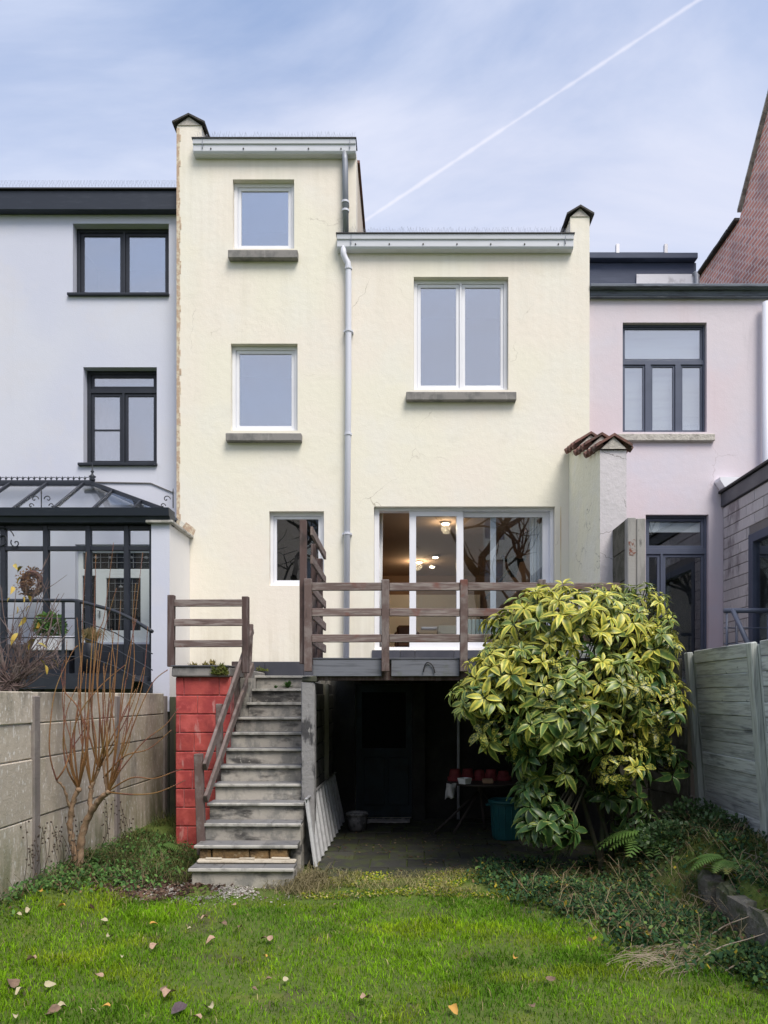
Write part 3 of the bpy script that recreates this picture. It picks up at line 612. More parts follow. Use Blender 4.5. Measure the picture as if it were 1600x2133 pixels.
MB().box(X(1326,YB-.03), X(1446,YB-.03), YB-.03, YB-.002, 6.9, Z(573,YB)).build('white_band', K['whitepaint'], rb)
MB().tube([(X(1451,YB-.06),YB-.06,6.9), (X(1451,YB-.06),YB-.06,Z(578,YB)), (X(1446,YB-.03),YB-.03,Z(572,YB))], .05, 10).build('outlet_pipe', K['zinc'], rb, smooth=True)
for (pa, pb) in ((1215,1277),(1283,1376)):
    a, b = X(pa,14.2), X(pb,14.2); z = Z(528,14.2); MB().prism([(a,14.0,z-.10),(b,14.0,z-.10),(b,15.2,z+.18),(a,15.2,z+.18)], (0,.005,-.085)).build('solar_panel', K['panel'], rb)
    MB().box(b, b+.06, 13.98, 14.06, z-.14, z+.05).build('panel_bracket', K['alu'], rb)
# brick gable behind
bk = thing('brick_gable', 'old red brick gable wall with dark verge tiles, beyond the pink house', 'house', (6.4, 14, 0))
def brickmat():
    m = M('red_brickwork', (.3,.12,.1,1), .95); nt = m.node_tree; N = nt.nodes; L = nt.links; bs = N['Principled BSDF']
    g = N.new('ShaderNodeNewGeometry'); sp = N.new('ShaderNodeSeparateXYZ'); cb = N.new('ShaderNodeCombineXYZ'); L.new(g.outputs['Position'], sp.inputs[0])
    L.new(sp.outputs['Y'], cb.inputs['X']); L.new(sp.outputs['Z'], cb.inputs['Y'])
    b = N.new('ShaderNodeTexBrick'); b.inputs['Scale'].default_value = 1; b.inputs['Brick Width'].default_value = .24; b.inputs['Row Height'].default_value = .085; b.inputs['Mortar Size'].default_value = .012
    b.inputs['Color1'].default_value = (.76,.34,.27,1); b.inputs['Color2'].default_value = (.46,.20,.18,1); b.inputs['Mortar'].default_value = (.80,.70,.68,1); b.inputs['Bias'].default_value = -.1
    L.new(cb.outputs[0], b.inputs['Vector'])
    n = N.new('ShaderNodeTexNoise'); n.inputs['Scale'].default_value = 1.3; n.inputs['Detail'].default_value = 6; L.new(g.outputs['Position'], n.inputs['Vector'])
    r = N.new('ShaderNodeMapRange'); r.inputs['From Min'].default_value = .48; r.inputs['From Max'].default_value = .72; r.inputs['To Max'].default_value = .55; L.new(n.outputs['Fac'], r.inputs['Value'])
    x = N.new('ShaderNodeMix'); x.data_type = 'RGBA'; x.inputs[7].default_value = (.20,.15,.165,1); L.new(r.outputs[0], x.inputs[0]); L.new(b.outputs['Color'], x.inputs[6]); L.new(x.outputs[2], bs.inputs['Base Color'])
    bp = N.new('ShaderNodeBump'); bp.inputs['Strength'].default_value = .8; bp.inputs['Distance'].default_value = .015; L.new(b.outputs['Fac'], bp.inputs['Height']); bp.invert = True; L.new(bp.outputs[0], bs.inputs['Normal'])
    return m
gp = [(11.45,0),(16.9,0),(16.9,10.85),(16.2,10.95),(14.2,10.95),(14.15,11.0),(12.6,12.7),(11.45,13.9)]
MB().prism([(6.40,y,z) for y, z in gp], (.35,0,0)).build('wall', brickmat(), bk)
for i in range(9):
    u0 = 14.12-i*.30; u1 = u0-.31; zf = lambda y: 11.03+(14.15-y)*1.09
    MB().prism([(6.33,u0,zf(u0)),(6.33,u1,zf(u1)),(6.33,u1,zf(u1)+.06),(6.33,u0,zf(u0)+.06)], (.45,0,0)).build('verge_stone', K['nosing'], bk)
for i in range(8):
    y0_ = 14.2+i*.335; MB().cbox(6.31, 6.78, y0_, y0_+.33, 10.955, 11.02, .012, jit=.006).build('verge_tile', K['slate'], bk)
# grey brick extension on the far side of the fence
ge = thing('grey_extension', 'grey brick garden extension with dark zinc roof edge', 'extension', (4.9, 10, 0))
xg = 4.757; opn = (7.2, 10.25, 2.0, 4.06)
MB().wall([(6.8, YP-.004, 0, 4.66)], [opn], xg+.012, xg+.30, axis='x').build('wall', K['greymortar'], ge)
bl, bh = .50, .157; bm = MB().cbox(0, .05, 0, bl-.010, 0, bh-.010, .004).mesh('brick', K['greybrick'])
bm2 = MB().cbox(0, .05, 0, bl/2-.010, 0, bh-.010, .004).mesh('brick_half', K['greybrick'])
for r in range(29):
    z = .1+r*bh; yy = 11.085-(bl/2 if r % 2 else 0)
    if r % 2: place('brick', bm2, ge, (xg, 11.085-bl/2+.003, z))
    while yy-bl > 8.2:
        yy -= bl
        if z+bh > opn[2] and z < opn[3]:
            if yy < opn[1]-.02:
                w_ = yy+bl-opn[1]-.012
                if w_ > .06: MB().cbox(xg, xg+.05, opn[1]+.004, opn[1]+w_, z, z+bh-.01, .004).build('brick', K['greybrick'], ge)
                break
        place('brick', bm, ge, (xg, yy+.003, z))
MB().cbox(xg-.03, xg+.6, 6.8, YP-.005, 4.665, 4.86, .006).build('zinc_band', K['zincdark'], ge)
MB().cbox(xg-.07, xg+.8, 6.8, YP-.005, 4.865, 4.90, .004).build('roof_edge', K['black'], ge)
MB().prism([(xg-.03,10.9,4.88),(xg-.12,10.9,5.02),(xg-.12,10.9,5.06),(xg+.2,10.9,5.06),(xg+.2,10.9,4.90)], (0,.19,0)).build('rain_head', K['pvc'], ge)
f = MB().wall([(opn[0]+.002, opn[1]-.002, opn[2]+.002, opn[3]-.002)], [(opn[0]+.1, opn[1]-.13, opn[2]+.12, opn[3]-.12)], xg-.01, xg+.09, axis='x').build('glazed_door', K['blueframe'], ge, bevel=.004)
MB().box(xg+.04, xg+.048, opn[0]+.09, opn[1]-.12, opn[2]+.11, opn[3]-.11).build('pane', K['glass_low'], f)
MB().box(xg+.31, xg+.33, opn[0]-.1, opn[1]+.1, 1.5, 4.2).build('room', K['interior'], f)
# its stair rail
rl = thing('stair_railing', 'blue grey tubular stair railing behind the wooden fence', 'railing', (4.3, 9.4, 1.9))
bg_ = M('blue_grey_tube', (.12,.14,.20,1), .4); ht = Z(1272,9.4)
MB().box(3.3, 4.75, 8.4, 11.09, 1.75, 1.98).build('landing', K['greymortar'], rl)
MB().tube([(X(1508,9.4),9.4,ht), (4.74,9.4,ht)], .032, 12).build('handrail', bg_, rl, smooth=True)
MB().tube([(X(1524,9.4),9.4,ht-.005), (X(1524,9.4)+.005,9.36,ht-.02), P(1562,1350,8.85)], .030, 12).build('sloping_rail', bg_, rl, smooth=True)
for px in (1514, 1534, 1600): MB().tube([(X(px,9.4),9.4,1.98), (X(px,9.4),9.4,ht-.033)], .017, 8).build('post', bg_, rl, smooth=True)
for dz in (.22, .42, .62): MB().tube([(X(1508,9.4),9.4,ht-dz), (4.74,9.4,ht-dz)], .008, 6).build('wire', bg_, rl)
# ------------------------------------------------------------------ white neighbour
YW = 11.25
wh = thing('white_house', 'white rendered house with black fascia and anthracite windows', 'house', (-6, YW, 0))
zw = Z(440,YW); ww1 = (X(152,YW), X(352,YW), Z(614,YW), Z(466,YW)); ww2 = (X(174,YW), X(327,YW), Z(967,YW), Z(765,YW)); wdr = (X(157,YW), X(318,YW), Z(1338,YW), Z(1134,YW))
MB().wall([(-11, HL-.005, 0, zw+.2)], [ww1, ww2, wdr], YW, YW+.3).build('wall', K['white'], wh)
MB().cbox(-11, HL-.01, YW-.13, YW-.002, Z(437,YW-.13), Z(397,YW-.13), .008).build('fascia', K['fascia'], wh)
MB().box(-11, HL-.011, YW-.16, YW+.2, Z(396,YW-.13), Z(396,YW-.13)+.02).build('fascia_cap', K['black'], wh)
MB().box(-11, HL-.012, YW-.07, YW-.002, Z(443,YW), Z(438,YW-.07)-.002).build('soffit', K['greymortar'], wh)
sp = MB(); xx = -7.4
while xx < HL-.05:
    for s in (-.04, .04, 0): sp.tube([(xx, YW-.05, Z(394,YW)), (xx+s+random.uniform(-.01,.01), YW-.05, Z(394,YW)+.10)], .0015, 3)
    xx += .05
o = sp.build('bird_spikes', K['alu'], wh); o['kind'] = 'stuff'
f = window(wh, ww1, YW, .13, K['navy'], K['glass_up'], [(0,.5,0,1),(.5,1,0,1)], .055, .05, None, label='wide two-pane anthracite window under the fascia')
MB().cbox(ww1[0]-.07, ww1[1]+.01, YW-.05, YW+.129, ww1[2]-.03, ww1[2]+.012, .006).build('sill', K['navy'], f)
kt = [(.5,.55,.6,1),(.55,.3,.3,1),(.6,.58,.5,1),(.5,.35,.35,1)]
for k, (a, b, h) in enumerate(((.21,.33,.07),(.56,.60,.06),(.70,.73,.08),(.93,.99,.12))):
    xw = ww1[1]-ww1[0]; o = MB().cbox(ww1[0]+a*xw, ww1[0]+b*xw, YW+.235, YW+.28, ww1[2]+.012, ww1[2]+.10+h, .008).build('window_ornament', M('ornament_%d' % k, kt[k], .7))
    tag(o, ['flat pale box on the upper ledge inside the white house window', 'small pinkish ornament inside the white house upper window', 'small cream ornament inside the white house upper window', 'taller rosy ornament at the end of the upper window ledge'][k], 'ornament', 'ornaments on the upper window ledge')
f = window(wh, ww2, YW, .13, K['navy'], K['glass_up'], [(0,1,.80,1),(0,.5,0,.78),(.5,1,0,.78)], .055, .045, None, label='anthracite window with top light above the conservatory')
MB().cbox(ww2[0]-.07, ww2[1]+.01, YW-.05, YW+.129, ww2[2]-.03, ww2[2]+.012, .006).build('sill', K['navy'], f)
xw = ww2[1]-ww2[0]; zh = ww2[3]-ww2[2]
q = MB(); n = 14; v = []
for i in range(n+1):
    for j in range(n+1): v.append((ww2[0]+.06+(xw*.5-.12)*i/n, YW+.30+.03*math.sin(i*1.7+j*.4)*math.sin(j*1.1+i*.3), ww2[2]+.06+(zh*.78-.12)*j/n))
q.add(v, [(i*(n+1)+j, (i+1)*(n+1)+j, (i+1)*(n+1)+j+1, i*(n+1)+j+1) for i in range(n) for j in range(n)])
q.build('crumpled_blind', M('grey_blind', (.22,.23,.29,1), .6), f, smooth=True)
MB().box(ww2[0]+.09, ww2[0]+xw*.5-.05, YW+.152, YW+.158, ww2[2]+zh*.38, ww2[2]+zh*.395).build('glazing_bar', K['navy'], f)
# ledge line on the facade
lp = [(X(195,YW),Z(1004,YW)), (X(315,YW),Z(1006,YW)), (X(362,YW),Z(1026,YW))]
q = MB(); q.prism([(a, YW-.02, z) for a, z in lp]+[(a, YW-.02, z-.012) for a, z in lp[::-1]], (0,.019,0)); q.build('ledge', K['greymortar'], wh)
# leaded garden door inside the conservatory
wp = M('door_white', (.66,.70,.71,1), .5); dg = M('leaded_glass', (.008,.009,.011,1), .15, spec=.4); lead = M('lead_came', (.22,.23,.24,1), .5)
fw_ = wdr[1]-wdr[0]
f = MB().wall([wdr], [(X(167,YW), X(316,YW), Z(1183,YW), Z(1149,YW)), (X(166,YW), X(194,YW), Z(1330,YW), Z(1197,YW)), (X(216,YW), X(288,YW), Z(1312,YW), Z(1202,YW)), (X(308,YW), X(316,YW), Z(1330,YW), Z(1197,YW))], YW+.10, YW+.16).build('leaded_door', wp, wh, bevel=.004)
MB().box(wdr[0]+.01, wdr[1]-.01, YW+.13, YW+.14, wdr[2]+.02, wdr[3]-.02).build('pane', dg, f)
q = MB()
for px in np.linspace(176, 312, 9): q.tube([P(px,1149,YW+.125), P(px,1183,YW+.125)], .005, 4)
for py in (1161, 1172): q.tube([P(167,py,YW+.125), P(316,py,YW+.125)], .005, 4)
for px in (228, 240, 252, 264, 276): q.tube([P(px,1202,YW+.125), P(px,1312,YW+.125)], .004, 4)
for py in (1215, 1232, 1250, 1268, 1290): q.tube([P(216,py,YW+.125), P(288,py,YW+.125)], .004, 4)
for py in (1215, 1240, 1265): q.tube([P(166,py,YW+.125), P(194,py,YW+.125)], .004, 4)
o = q.build('lead_cames', lead, f); o['kind'] = 'stuff'
for (px, py) in ((200,1161),(230,1161),(274,1161),(305,1161),(252,1222)):
    c = P(px,py,YW+.12); MB().lathe([(.0,-.03),(.03,-.015),(.03,.005),(.0,.02)], c, 8).build('lead_flower', lead, f)
MB().tube([P(208,1285,YW+.09), P(208,1272,YW+.06), P(203,1272,YW+.06)], .012, 6).build('handle', K['alu'], f)
# white stub wall between the terraces
sw_ = thing('white_stub_wall', 'white boundary wall stub with grey coping between the two houses', 'wall', (-3.33, 10.5, 0))
q = MB(); q.add([(-3.46,10.06,1.62),(-3.21,10.06,1.62),(-3.21,YF-.003,1.62),(-3.46,YF-.003,1.62),(-3.46,10.06,4.17),(-3.21,10.06,4.17),(-3.21,YF-.003,4.17),(-3.46,YF-.003,4.17)], [(0,1,5,4),(3,0,4,7),(0,3,2,1),(2,3,7,6)], 0)
q.add([(-3.21,10.06,1.62),(-3.21,YF-.003,1.62),(-3.21,YF-.003,4.17),(-3.21,10.06,4.17)], [(0,1,2,3)], 1); q.build('wall', [K['white'], K['white_lit_side']], sw_)  # lighter copy of the white render: light on this side put into colour
MB().cbox(-3.52, -3.15, 10.0, YF-.004, 4.175, 4.215, .008).build('coping', K['nosing'], sw_)
MB().box(-3.44, -3.23, 10.08, YF-.01, 0, 1.619).build('foundation', K['mossdark'], sw_)
MB().add([P(388,1088,YF-.002), P(402,1098,YF-.002), P(408,1104,YF-.002), P(402,1118,YF-.002), P(395,1113,YF-.002), P(380,1098,YF-.002)], [(5,4,3,2,1,0)]).build('mortar_patch', K['cream_edge'], house)
# conservatory
cv = thing('conservatory', 'black metal conservatory with glass hip roof and iron cresting', 'conservatory', (-5, 10.2, 1.95))
YC = 10.15; zg0, zg1 = 4.165, 4.37; xr, yr, zr = X(190,11.15), 11.15, Z(1006,11.15); XE = -3.19
MB().prism_x([(10.22,zg0),(10.02,zg0+.02),(10.0,zg0+.09),(9.97,zg0+.10),(9.95,zg1),(10.22,zg1)], -9, XE).build('gutter', K['fascia'], cv)
MB().cbox(-9, xr+.03, yr-.05, yr+.05, zr-.04, zr+.02, .01).build('ridge', K['navy'], cv)
corner = Vector((XE-.08, 10.12, zg1)); rend = Vector((xr, yr, zr))
MB().beam(rend, corner, .05, .06).build('hip_bar', K['navy'], cv)
MB().beam(rend+Vector((0,.04,0)), (XE-.08, 11.2, zg1), .05, .05).build('hip_bar', K['navy'], cv)
bars = [X(275-84*i,10.1) for i in range(9)]
def ytop(xx):  # point where a bar at xx meets ridge or hip
    if xx <= xr: return Vector((xx, yr, zr))
    t = (xx-xr)/(corner.x-xr); return rend.lerp(corner, t)
for xx in bars: MB().beam((xx,10.12,zg1+.005), ytop(xx), .035, .05).build('roof_bar', K['navy'], cv)
edges = [corner.x]+bars+[-9]
for i in range(len(edges)-1):
    a, b = edges[i+1]+.02, edges[i]-.02; ta, tb = ytop(a), ytop(b); ua, ub = Vector((a,10.12,zg1)), Vector((b,10.12,zg1))
    pts = [ua, ub, tb, ta] if (tb-ub).length > .03 else [ua, ub, ta]
    if a < xr < b: pts = [ua, ub, tb, rend, ta]
    th = Vector((0,.004,.007)); MB().prism(pts, th).build('roof_pane', K['glass_roof'], cv)
MB().prism([rend, corner, Vector((corner.x,11.2,zg1))], (.006,0,.006)).build('roof_pane', K['glass_roof'], cv)
q = MB(); xx = xr-.05; s_ = 0
while xx > -6.6:
    a = [(xx+.035*math.cos(g), yr, zr+.055+.03*math.sin(g)) for g in np.linspace(0, math.pi, 7)]
    q.tube(a, .006, 4); q.tube([(xx-.042,yr,zr+.02),(xx-.042,yr,zr+.095)], .009, 4); q.tube([(xx-.06,yr,zr+.075),(xx-.042,yr,zr+.06),(xx-.024,yr,zr+.075)], .006, 4); xx -= .085
q.box(-6.6, xr, yr-.008, yr+.008, zr+.02, zr+.04); o = q.build('cresting', K['navy'], cv); o['kind'] = 'stuff'
def finial(c, s=1):
    return MB().lathe([(r*s, z*s) for r, z in [(.03,0),(.045,.03),(.03,.05),(.055,.075),(.02,.10),(.012,.13),(.028,.15),(.01,.17),(.008,.24),(.001,.27)]], c, 10).build('finial', K['navy'], cv, smooth=True)
finial((xr+.02, yr, zr+.02))
def scroll(c, s=1, one=False):
    q = MB(); c = Vector(c); q.tube([c, c+Vector((0,0,.20*s))], .008, 5); q.tube([c+Vector((0,0,.2*s)), c+Vector((0,0,.27*s))], [.014,.002], 5)
    for sg in ((-1,) if one else (-1, 1)):
        for (r0, off, zc) in ((.055, .09, .12), (.04, .14, .03)):
            q.tube([c+Vector((sg*(off*s-r0*s*(1-t*.75)*math.cos(4.6*t)), 0, zc*s+r0*s*(1-t*.75)*math.sin(4.6*t))) for t in np.linspace(0,1.3,14)], .007, 5)
    return q.build('scroll_ornament', K['navy'], cv)
scroll((X(85,9.97),9.99,zg1)); scroll((X(360,9.97),9.99,zg1), 1, True)
pxs = [-75, 8, 97, 185, 265]
zt, zbp, ztr = zg0-.001, Z(1342,YC), Z(1143,YC)
for px in [-240,-160]+pxs+[318]: MB().cbox(X(px,YC)-.033, X(px,YC)+.033, YC-.04, YC+.05, 1.95, zt, .006).build('post', K['navy'], cv)
allx = [-240,-160]+pxs+[318]
for i in range(len(allx)-1):
    a, b = X(allx[i],YC)+.034, X(allx[i+1],YC)-.034
    MB().cbox(a, b, YC-.03, YC+.04, ztr-.03, ztr+.03, .005).build('transom', K['navy'], cv)
    MB().cbox(a, b, YC-.03, YC+.04, zt-.06, zt-.001, .005).build('head_rail', K['navy'], cv)
    bp = MB().cbox(a, b, YC-.02, YC+.03, 1.95, zbp, .004).build('base_panel', K['navy'], cv)
    MB().cbox(a+.08, b-.08, YC-.032, YC-.0205, 2.03, zbp-.09, .008).build('raised_field', K['navy'], bp)
    MB().box(a-.004, b+.004, YC+.003, YC+.009, zbp, ztr-.028).build('pane', K['glass_thin'], cv)
    MB().box(a-.004, b+.004, YC+.003, YC+.009, ztr+.028, zt-.058).build('pane', K['glass_thin'], cv)
q = MB(); cc = P(4,1122,YC-.05)
for (c, r0, tt, ph) in ((cc, .17, 9.5, .2), (cc+Vector((.19,0,-.06)), .07, 7, 2.5)):
    q.tube([c+Vector((r0*(1-t*.92)*math.cos(ph+tt*t), 0, r0*(1-t*.92)*math.sin(ph+tt*t))) for t in np.linspace(0,1,40)], .008, 5)
q.build('iron_scroll', K['navy'], cv)
MB().box(-9, -3.47, 10.11, YW-.002, 1.80, 1.95).build('floor', K['dark_tile'], cv)
# wreath, pots and terrace
o = thing('wreath', 'round wreath of curled brown dried leaves inside the conservatory', 'wreath', P(66,1215,10.9))
q = MB(); c = P(66,1215,10.9)
for i in range(420):
    g = random.uniform(0, 2*math.pi); rr = random.uniform(.0,.21); p = c+Vector((rr*math.cos(g), random.uniform(-.12,.04), rr*1.15*math.sin(g)))
    dv = Vector((math.cos(g+random.uniform(-.8,.8)), random.uniform(-.8,.2), math.sin(g+random.uniform(-.8,.8)))).normalized(); s_ = dv.orthogonal().normalized()*.014
    q.add([p-s_, p+dv*.03+s_*.6, p+dv*.075, p+s_], [(0,1,2,3)])
l_ = q.build('dried_leaves', M('dry_leaf', (.22,.105,.045,1), .8, [((.34,.21,.11,1), 30, .45, .65, .9), ((.08,.04,.02,1), 20, .5, .7, .7)]), o); l_['kind'] = 'stuff'
MB().tube([c+Vector((.13*math.cos(g), .02, .15*math.sin(g))) for g in np.linspace(0, 2*math.pi, 20)], .05, 6).build('ring', K['terra'], o)
MB().tube([c+Vector((0,.02,.2)), c+Vector((0,YW-10.9-.002,.24))], .006, 4).build('hook', K['navy'], o)
tr = thing('metal_terrace', 'black steel terrace with slim railing in front of the conservatory', 'terrace', (-5, 9.7, 1.8))
YT = 9.55
MB().cbox(-9, -3.50, YT-.05, 10.1, 2.02, 2.10, .006).build('platform', K['navy'], tr)
MB().cbox(-9, -3.50, YT-.06, YT-.051, 1.92, 2.12, .002).build('edge_beam', K['navy'], tr)
for px in (70, -90, 300): MB().cbox(X(px,YT)-.05, X(px,YT)+.05, YT+.1, YT+.2, 0, 2.019, .006).build('column', K['navy'], tr)
hz = Z(1251,YT)
MB().tube([(-9,YT,hz), P(150,1251,YT)]+spline([P(163,1252,YT), P(200,1262,YT-.02), P(235,1272,YT-.05), P(275,1290,YT-.1), P(318,1316,YT-.2)], 4), .024, 8).build('handrail', K['navy'], tr, smooth=True)
for px in (-120, 132): MB().cbox(X(px,YT)-.018, X(px,YT)+.018, YT-.012, YT+.012, 2.101, hz-.02, .003).build('baluster', K['navy'], tr)
MB().cbox(X(163,YT)-.033, X(163,YT)+.033, YT-.03, YT+.03, 2.101, hz-.015, .004).build('post', K['navy'], tr)
for py in (1288, 1328, 1368): MB().tube([(-9,YT,Z(py,YT)), P(160,py,YT)], .009, 5).build('wire', K['navy'], tr)
for py in (1296, 1330, 1366): MB().tube([P(166,py-4,YT), P(240,py+22,YT-.05), P(318,py+66,YT-.2)], .008, 5).build('wire', K['navy'], tr)
def leaf_cloud(name, mat, c, rx, rz, n, ll, lw, parent, up=.4):
    q = MB(); c = Vector(c)
    for i in range(n):
        dv = Vector(rng.normal(size=3)).normalized(); r = random.random()**.4; p = c+Vector((dv.x*rx*r, dv.y*rx*.7*r, dv.z*rz*r))
        d2 = (dv+Vector((0,0,up))+Vector(rng.normal(size=3))*.5).normalized(); s_ = d2.cross(Vector(rng.normal(size=3))).normalized()*lw
        q.add([p, p+d2*ll*.5+s_, p+d2*ll, p+d2*ll*.5-s_], [(0,1,2,3)])
    o = q.build(name, mat, parent); o['kind'] = 'stuff'; return o
K['leafgreen'] = M('fresh_green_leaf', (.075,.17,.04,1), .6, [((.14,.26,.07,1), 18, .45, .65, .8), ((.03,.07,.02,1), 9, .5, .7, .7)])
t = thing('potted_plant', 'bushy fresh green plant in a trough on the black terrace', 'plant', P(105,1330,9.85))
leaf_cloud('foliage', K['leafgreen'], P(105,1305,9.85), .19, .17, 700, .06, .018, t)
MB().tube([P(105,1345,9.85), P(105,1300,9.85)], [.02,.01], 6).build('stem', K['darkwood'], t)
MB().cbox(X(70,9.85), X(162,9.85), 9.75, 9.95, Z(1356,9.85), Z(1326,9.85), .01).build('trough', K['whitepaint'], t)
MB().box(X(80,9.85), X(150,9.85), 9.77, 9.93, 2.1005, Z(1356,9.85)-.0005).build('trough_stand', K['navy'], t)
t = thing('ornamental_grass', 'tuft of dry ornamental grass in a dark pot beside the railing post', 'plant', P(195,1360,9.8))
q = MB(); c = P(190,1345,9.8)
for i in range(320):
    g = random.uniform(0, 6.28); a = random.uniform(.05,.9)**1.3; ln = random.uniform(.18,.42); dx = Vector((math.cos(g), math.sin(g)*.5, 0))
    pts = [c+dx*.03, c+dx*a*ln*.5+Vector((0,0,ln*.55)), c+dx*a*ln+Vector((0,0,ln*(.75-a*.75)))]
    s_ = Vector((.003,0,0)); q.add([pts[0]-s_, pts[0]+s_, pts[1]+s_, pts[1]-s_, pts[2]], [(0,1,2,3),(3,2,4)])
o = q.build('blades', M('dry_grass_blade', (.15,.12,.05,1), .8, [((.28,.20,.09,1), 8, .45, .65, .8), ((.06,.07,.025,1), 14, .5, .7, .7)]), t); o['kind'] = 'stuff'
MB().lathe([(.10,2.101-c.z),(.14,.02),(.13,.03),(.0,.0)], c, 14).build('pot', K['navy'], t, smooth=True)
o = MB().cbox(X(290,10.9), X(316,10.9), 10.8, 10.95, 2.45, 2.55, .01).build('stone_block', K['stone']); tag(o, 'small grey stone block on the pedestal beside the leaded door', 'block')
o2 = MB().box(X(292,10.9), X(315,10.9), 10.82, 10.94, 1.951, 2.449).build('pedestal', K['whitepaint'], o)

# ------------------------------------------------------------------ left concrete fence
FX = -3.28
lf = thing('concrete_fence', 'weathered beige concrete panel fence with moss and lichen spots', 'fence', (FX, 6.5, 0))
posts = [2.85, 4.67, 6.50, 8.33, 10.0]; ztop = 1.862
for y in posts: MB().cbox(FX-.07, FX+.045, y-.055, y+.055, -.1, ztop-.03, .008).build('post', K['fence_post'], lf)
rows = [(1.592,1.862),(1.283,1.588),(.765,1.279),(.10,.761)]
for i in range(4):
    for j, (a, b) in enumerate(rows):
        dz = random.uniform(-.012,.012) if j else random.uniform(-.004,.01)
        o_ = random.uniform(-.008,.008)
        q = MB().cbox(FX-.035+o_, FX+.022+o_, posts[i]+.04, posts[i+1]-.04, a+.002, b-.002+(dz if j == 0 else 0), .008)
        q.build('panel', K['concrete_fence'], lf)
q = thing('mossy_gap_boards', 'dark mossy boards closing the gap beside the red block wall', 'boards', (-3, 10.05, 0))
for i, xx in enumerate(np.arange(-3.20, -2.62, .115)): MB().cbox(xx, xx+.105, 10.02+.01*(i % 2), 10.055, 0, 1.82-.03*(i % 3), .006).build('board', K['mossdark'], q)

# ------------------------------------------------------------------ stairs
RIS, TRD, D0, SXL, SXR = .175, .24, 7.10, -2.08, -1.08
st = thing('concrete_staircase', 'steep worn concrete garden staircase with slate treads', 'staircase', (-1.58, 7.1, 0))
for i in range(12):
    y = D0+TRD*i; zt_ = RIS*(i+1); xl = SXL if i < 9 else -1.97; xr_ = SXR if i < 4 else -1.115
    if i == 0: xl += .02
    y1 = y+TRD+.06 if i < 11 else YF-.03
    if i == 1:   # the broken step: rough stones under the tread
        s_ = MB().box(xl+.06, xr_-.10, y+.06, y1, 0.151, zt_-.032).build('step', M('dark_gap', (.05,.045,.035,1), .95, [((.10,.085,.05,1), 12, .5, .65, .8)], [(20,.8,.02)]), st)
        rm = M('rough_ochre_stone', (.22,.14,.065,1), .95, [((.09,.06,.035,1), 12, .42, .62, .8), ((.34,.27,.17,1), 20, .55, .70, .6)], [(18, .9, .03)])
        for (a, b) in ((415,438),(442,520),(522,560),(562,600)): MB().cbox(X(a,y+.02), X(b,y+.02), y+.012+random.uniform(0,.015), y+.059, .178, zt_-.052, .014, jit=.008).build('stone', rm, s_)
        MB().cbox(X(412,y-.02), X(617,y-.02), y-.055, y+.03, .1765, .212, .01, jit=.005).build('loose_slab', M('pale_limestone', (.52,.47,.39,1), .9, [((.34,.29,.22,1), 8, .45, .65, .7)], [(25,.6,.012)]), s_)
        for (a, b) in ((428,462),(498,530),(565,603)): MB().cbox(X(a,y-.02), X(b,y-.02), y-.02, y+.02, .213, .228, .006, jit=.004).build('stone_chip', bpy.data.materials['pale_limestone'], s_)
    else:
        zb_ = max(0, zt_-RIS*2.2); lowest = -.05 if i < 3 else zb_
        s_ = MB().cbox(xl, xr_, y+.022, y1, lowest, zt_-.034, .006, jit=.0015).build('step', K['concrete'], st)
    # nosing and tread tiles
    ov = .02 if i else .03
    MB().cbox(xl-ov, xr_+(.01 if i < 5 else -.004), y-.012, y+.016, zt_-.032, zt_-.001, .006, jit=.002).build('nosing', K['nosing'], s_)
    cuts = [0, .30+.04*(i % 3), .70-.03*(i % 2), 1] if i < 11 else [0,.5,1]
    for a, b in zip(cuts[:-1], cuts[1:]):
        MB().cbox(xl-ov+(xr_-xl+ov)*a+.002, xl-ov+(xr_-xl+ov)*b-.002, y+.017, min(y+TRD+.02, YF-.03), zt_-.033, zt_-.001+random.uniform(-.002,.001), .003).build('tread_tile', K['tread'], s_)
MB().box(SXL+.005, -1.972, D0+TRD*9+.03, YF-.03, 0, 2.06).build('cheek_wall', K['concrete'], st)
MB().box(SXL+.06, -1.18, D0+TRD*3, YF-.03, -.02, .35).build('core', K['concrete'], st)
q = MB(); q.prism([(SXL+.012, D0+TRD*2.2, 0), (SXL+.012, YF-.05, 0), (SXL+.012, YF-.05, 1.9), (SXL+.012, D0+TRD*11.5, 1.9), (SXL+.012, D0+TRD*2.2, .22)], (.04,0,0)); q.build('string', K['concrete'], st)
q = MB(); q.prism([(-1.17, D0+TRD*2.2, 0), (-1.17, YF-.05, 0), (-1.17, YF-.05, 1.9), (-1.17, D0+TRD*11.5, 1.9), (-1.17, D0+TRD*2.2, .22)], (.04,0,0)); q.build('string', K['concrete'], st)
# weed on the step
def weed(px, py, d, n, ln, label):
    q = MB(); c = P(px, py, d)
    for i in range(n):
        g = random.uniform(0, 6.28); el = random.uniform(.2,1.3); dv = Vector((math.cos(g)*math.cos(el), math.sin(g)*math.cos(el), math.sin(el))); l_ = ln*random.uniform(.5,1); s_ = dv.cross(Vector((0,0,1))).normalized()*l_*.16
        q.add([c, c+dv*l_*.5+s_, c+dv*l_, c+dv*l_*.5-s_], [(0,1,2,3)])
    return tag(q.build('weed', K['leafgreen']), label, 'weed')
weed(600, 1433, 9.56, 46, .14, 'green leafy weed growing on an upper stair step'); weed(575, 1434, 9.56, 20, .07, 'tiny weed beside the leafy weed on the upper stair step')

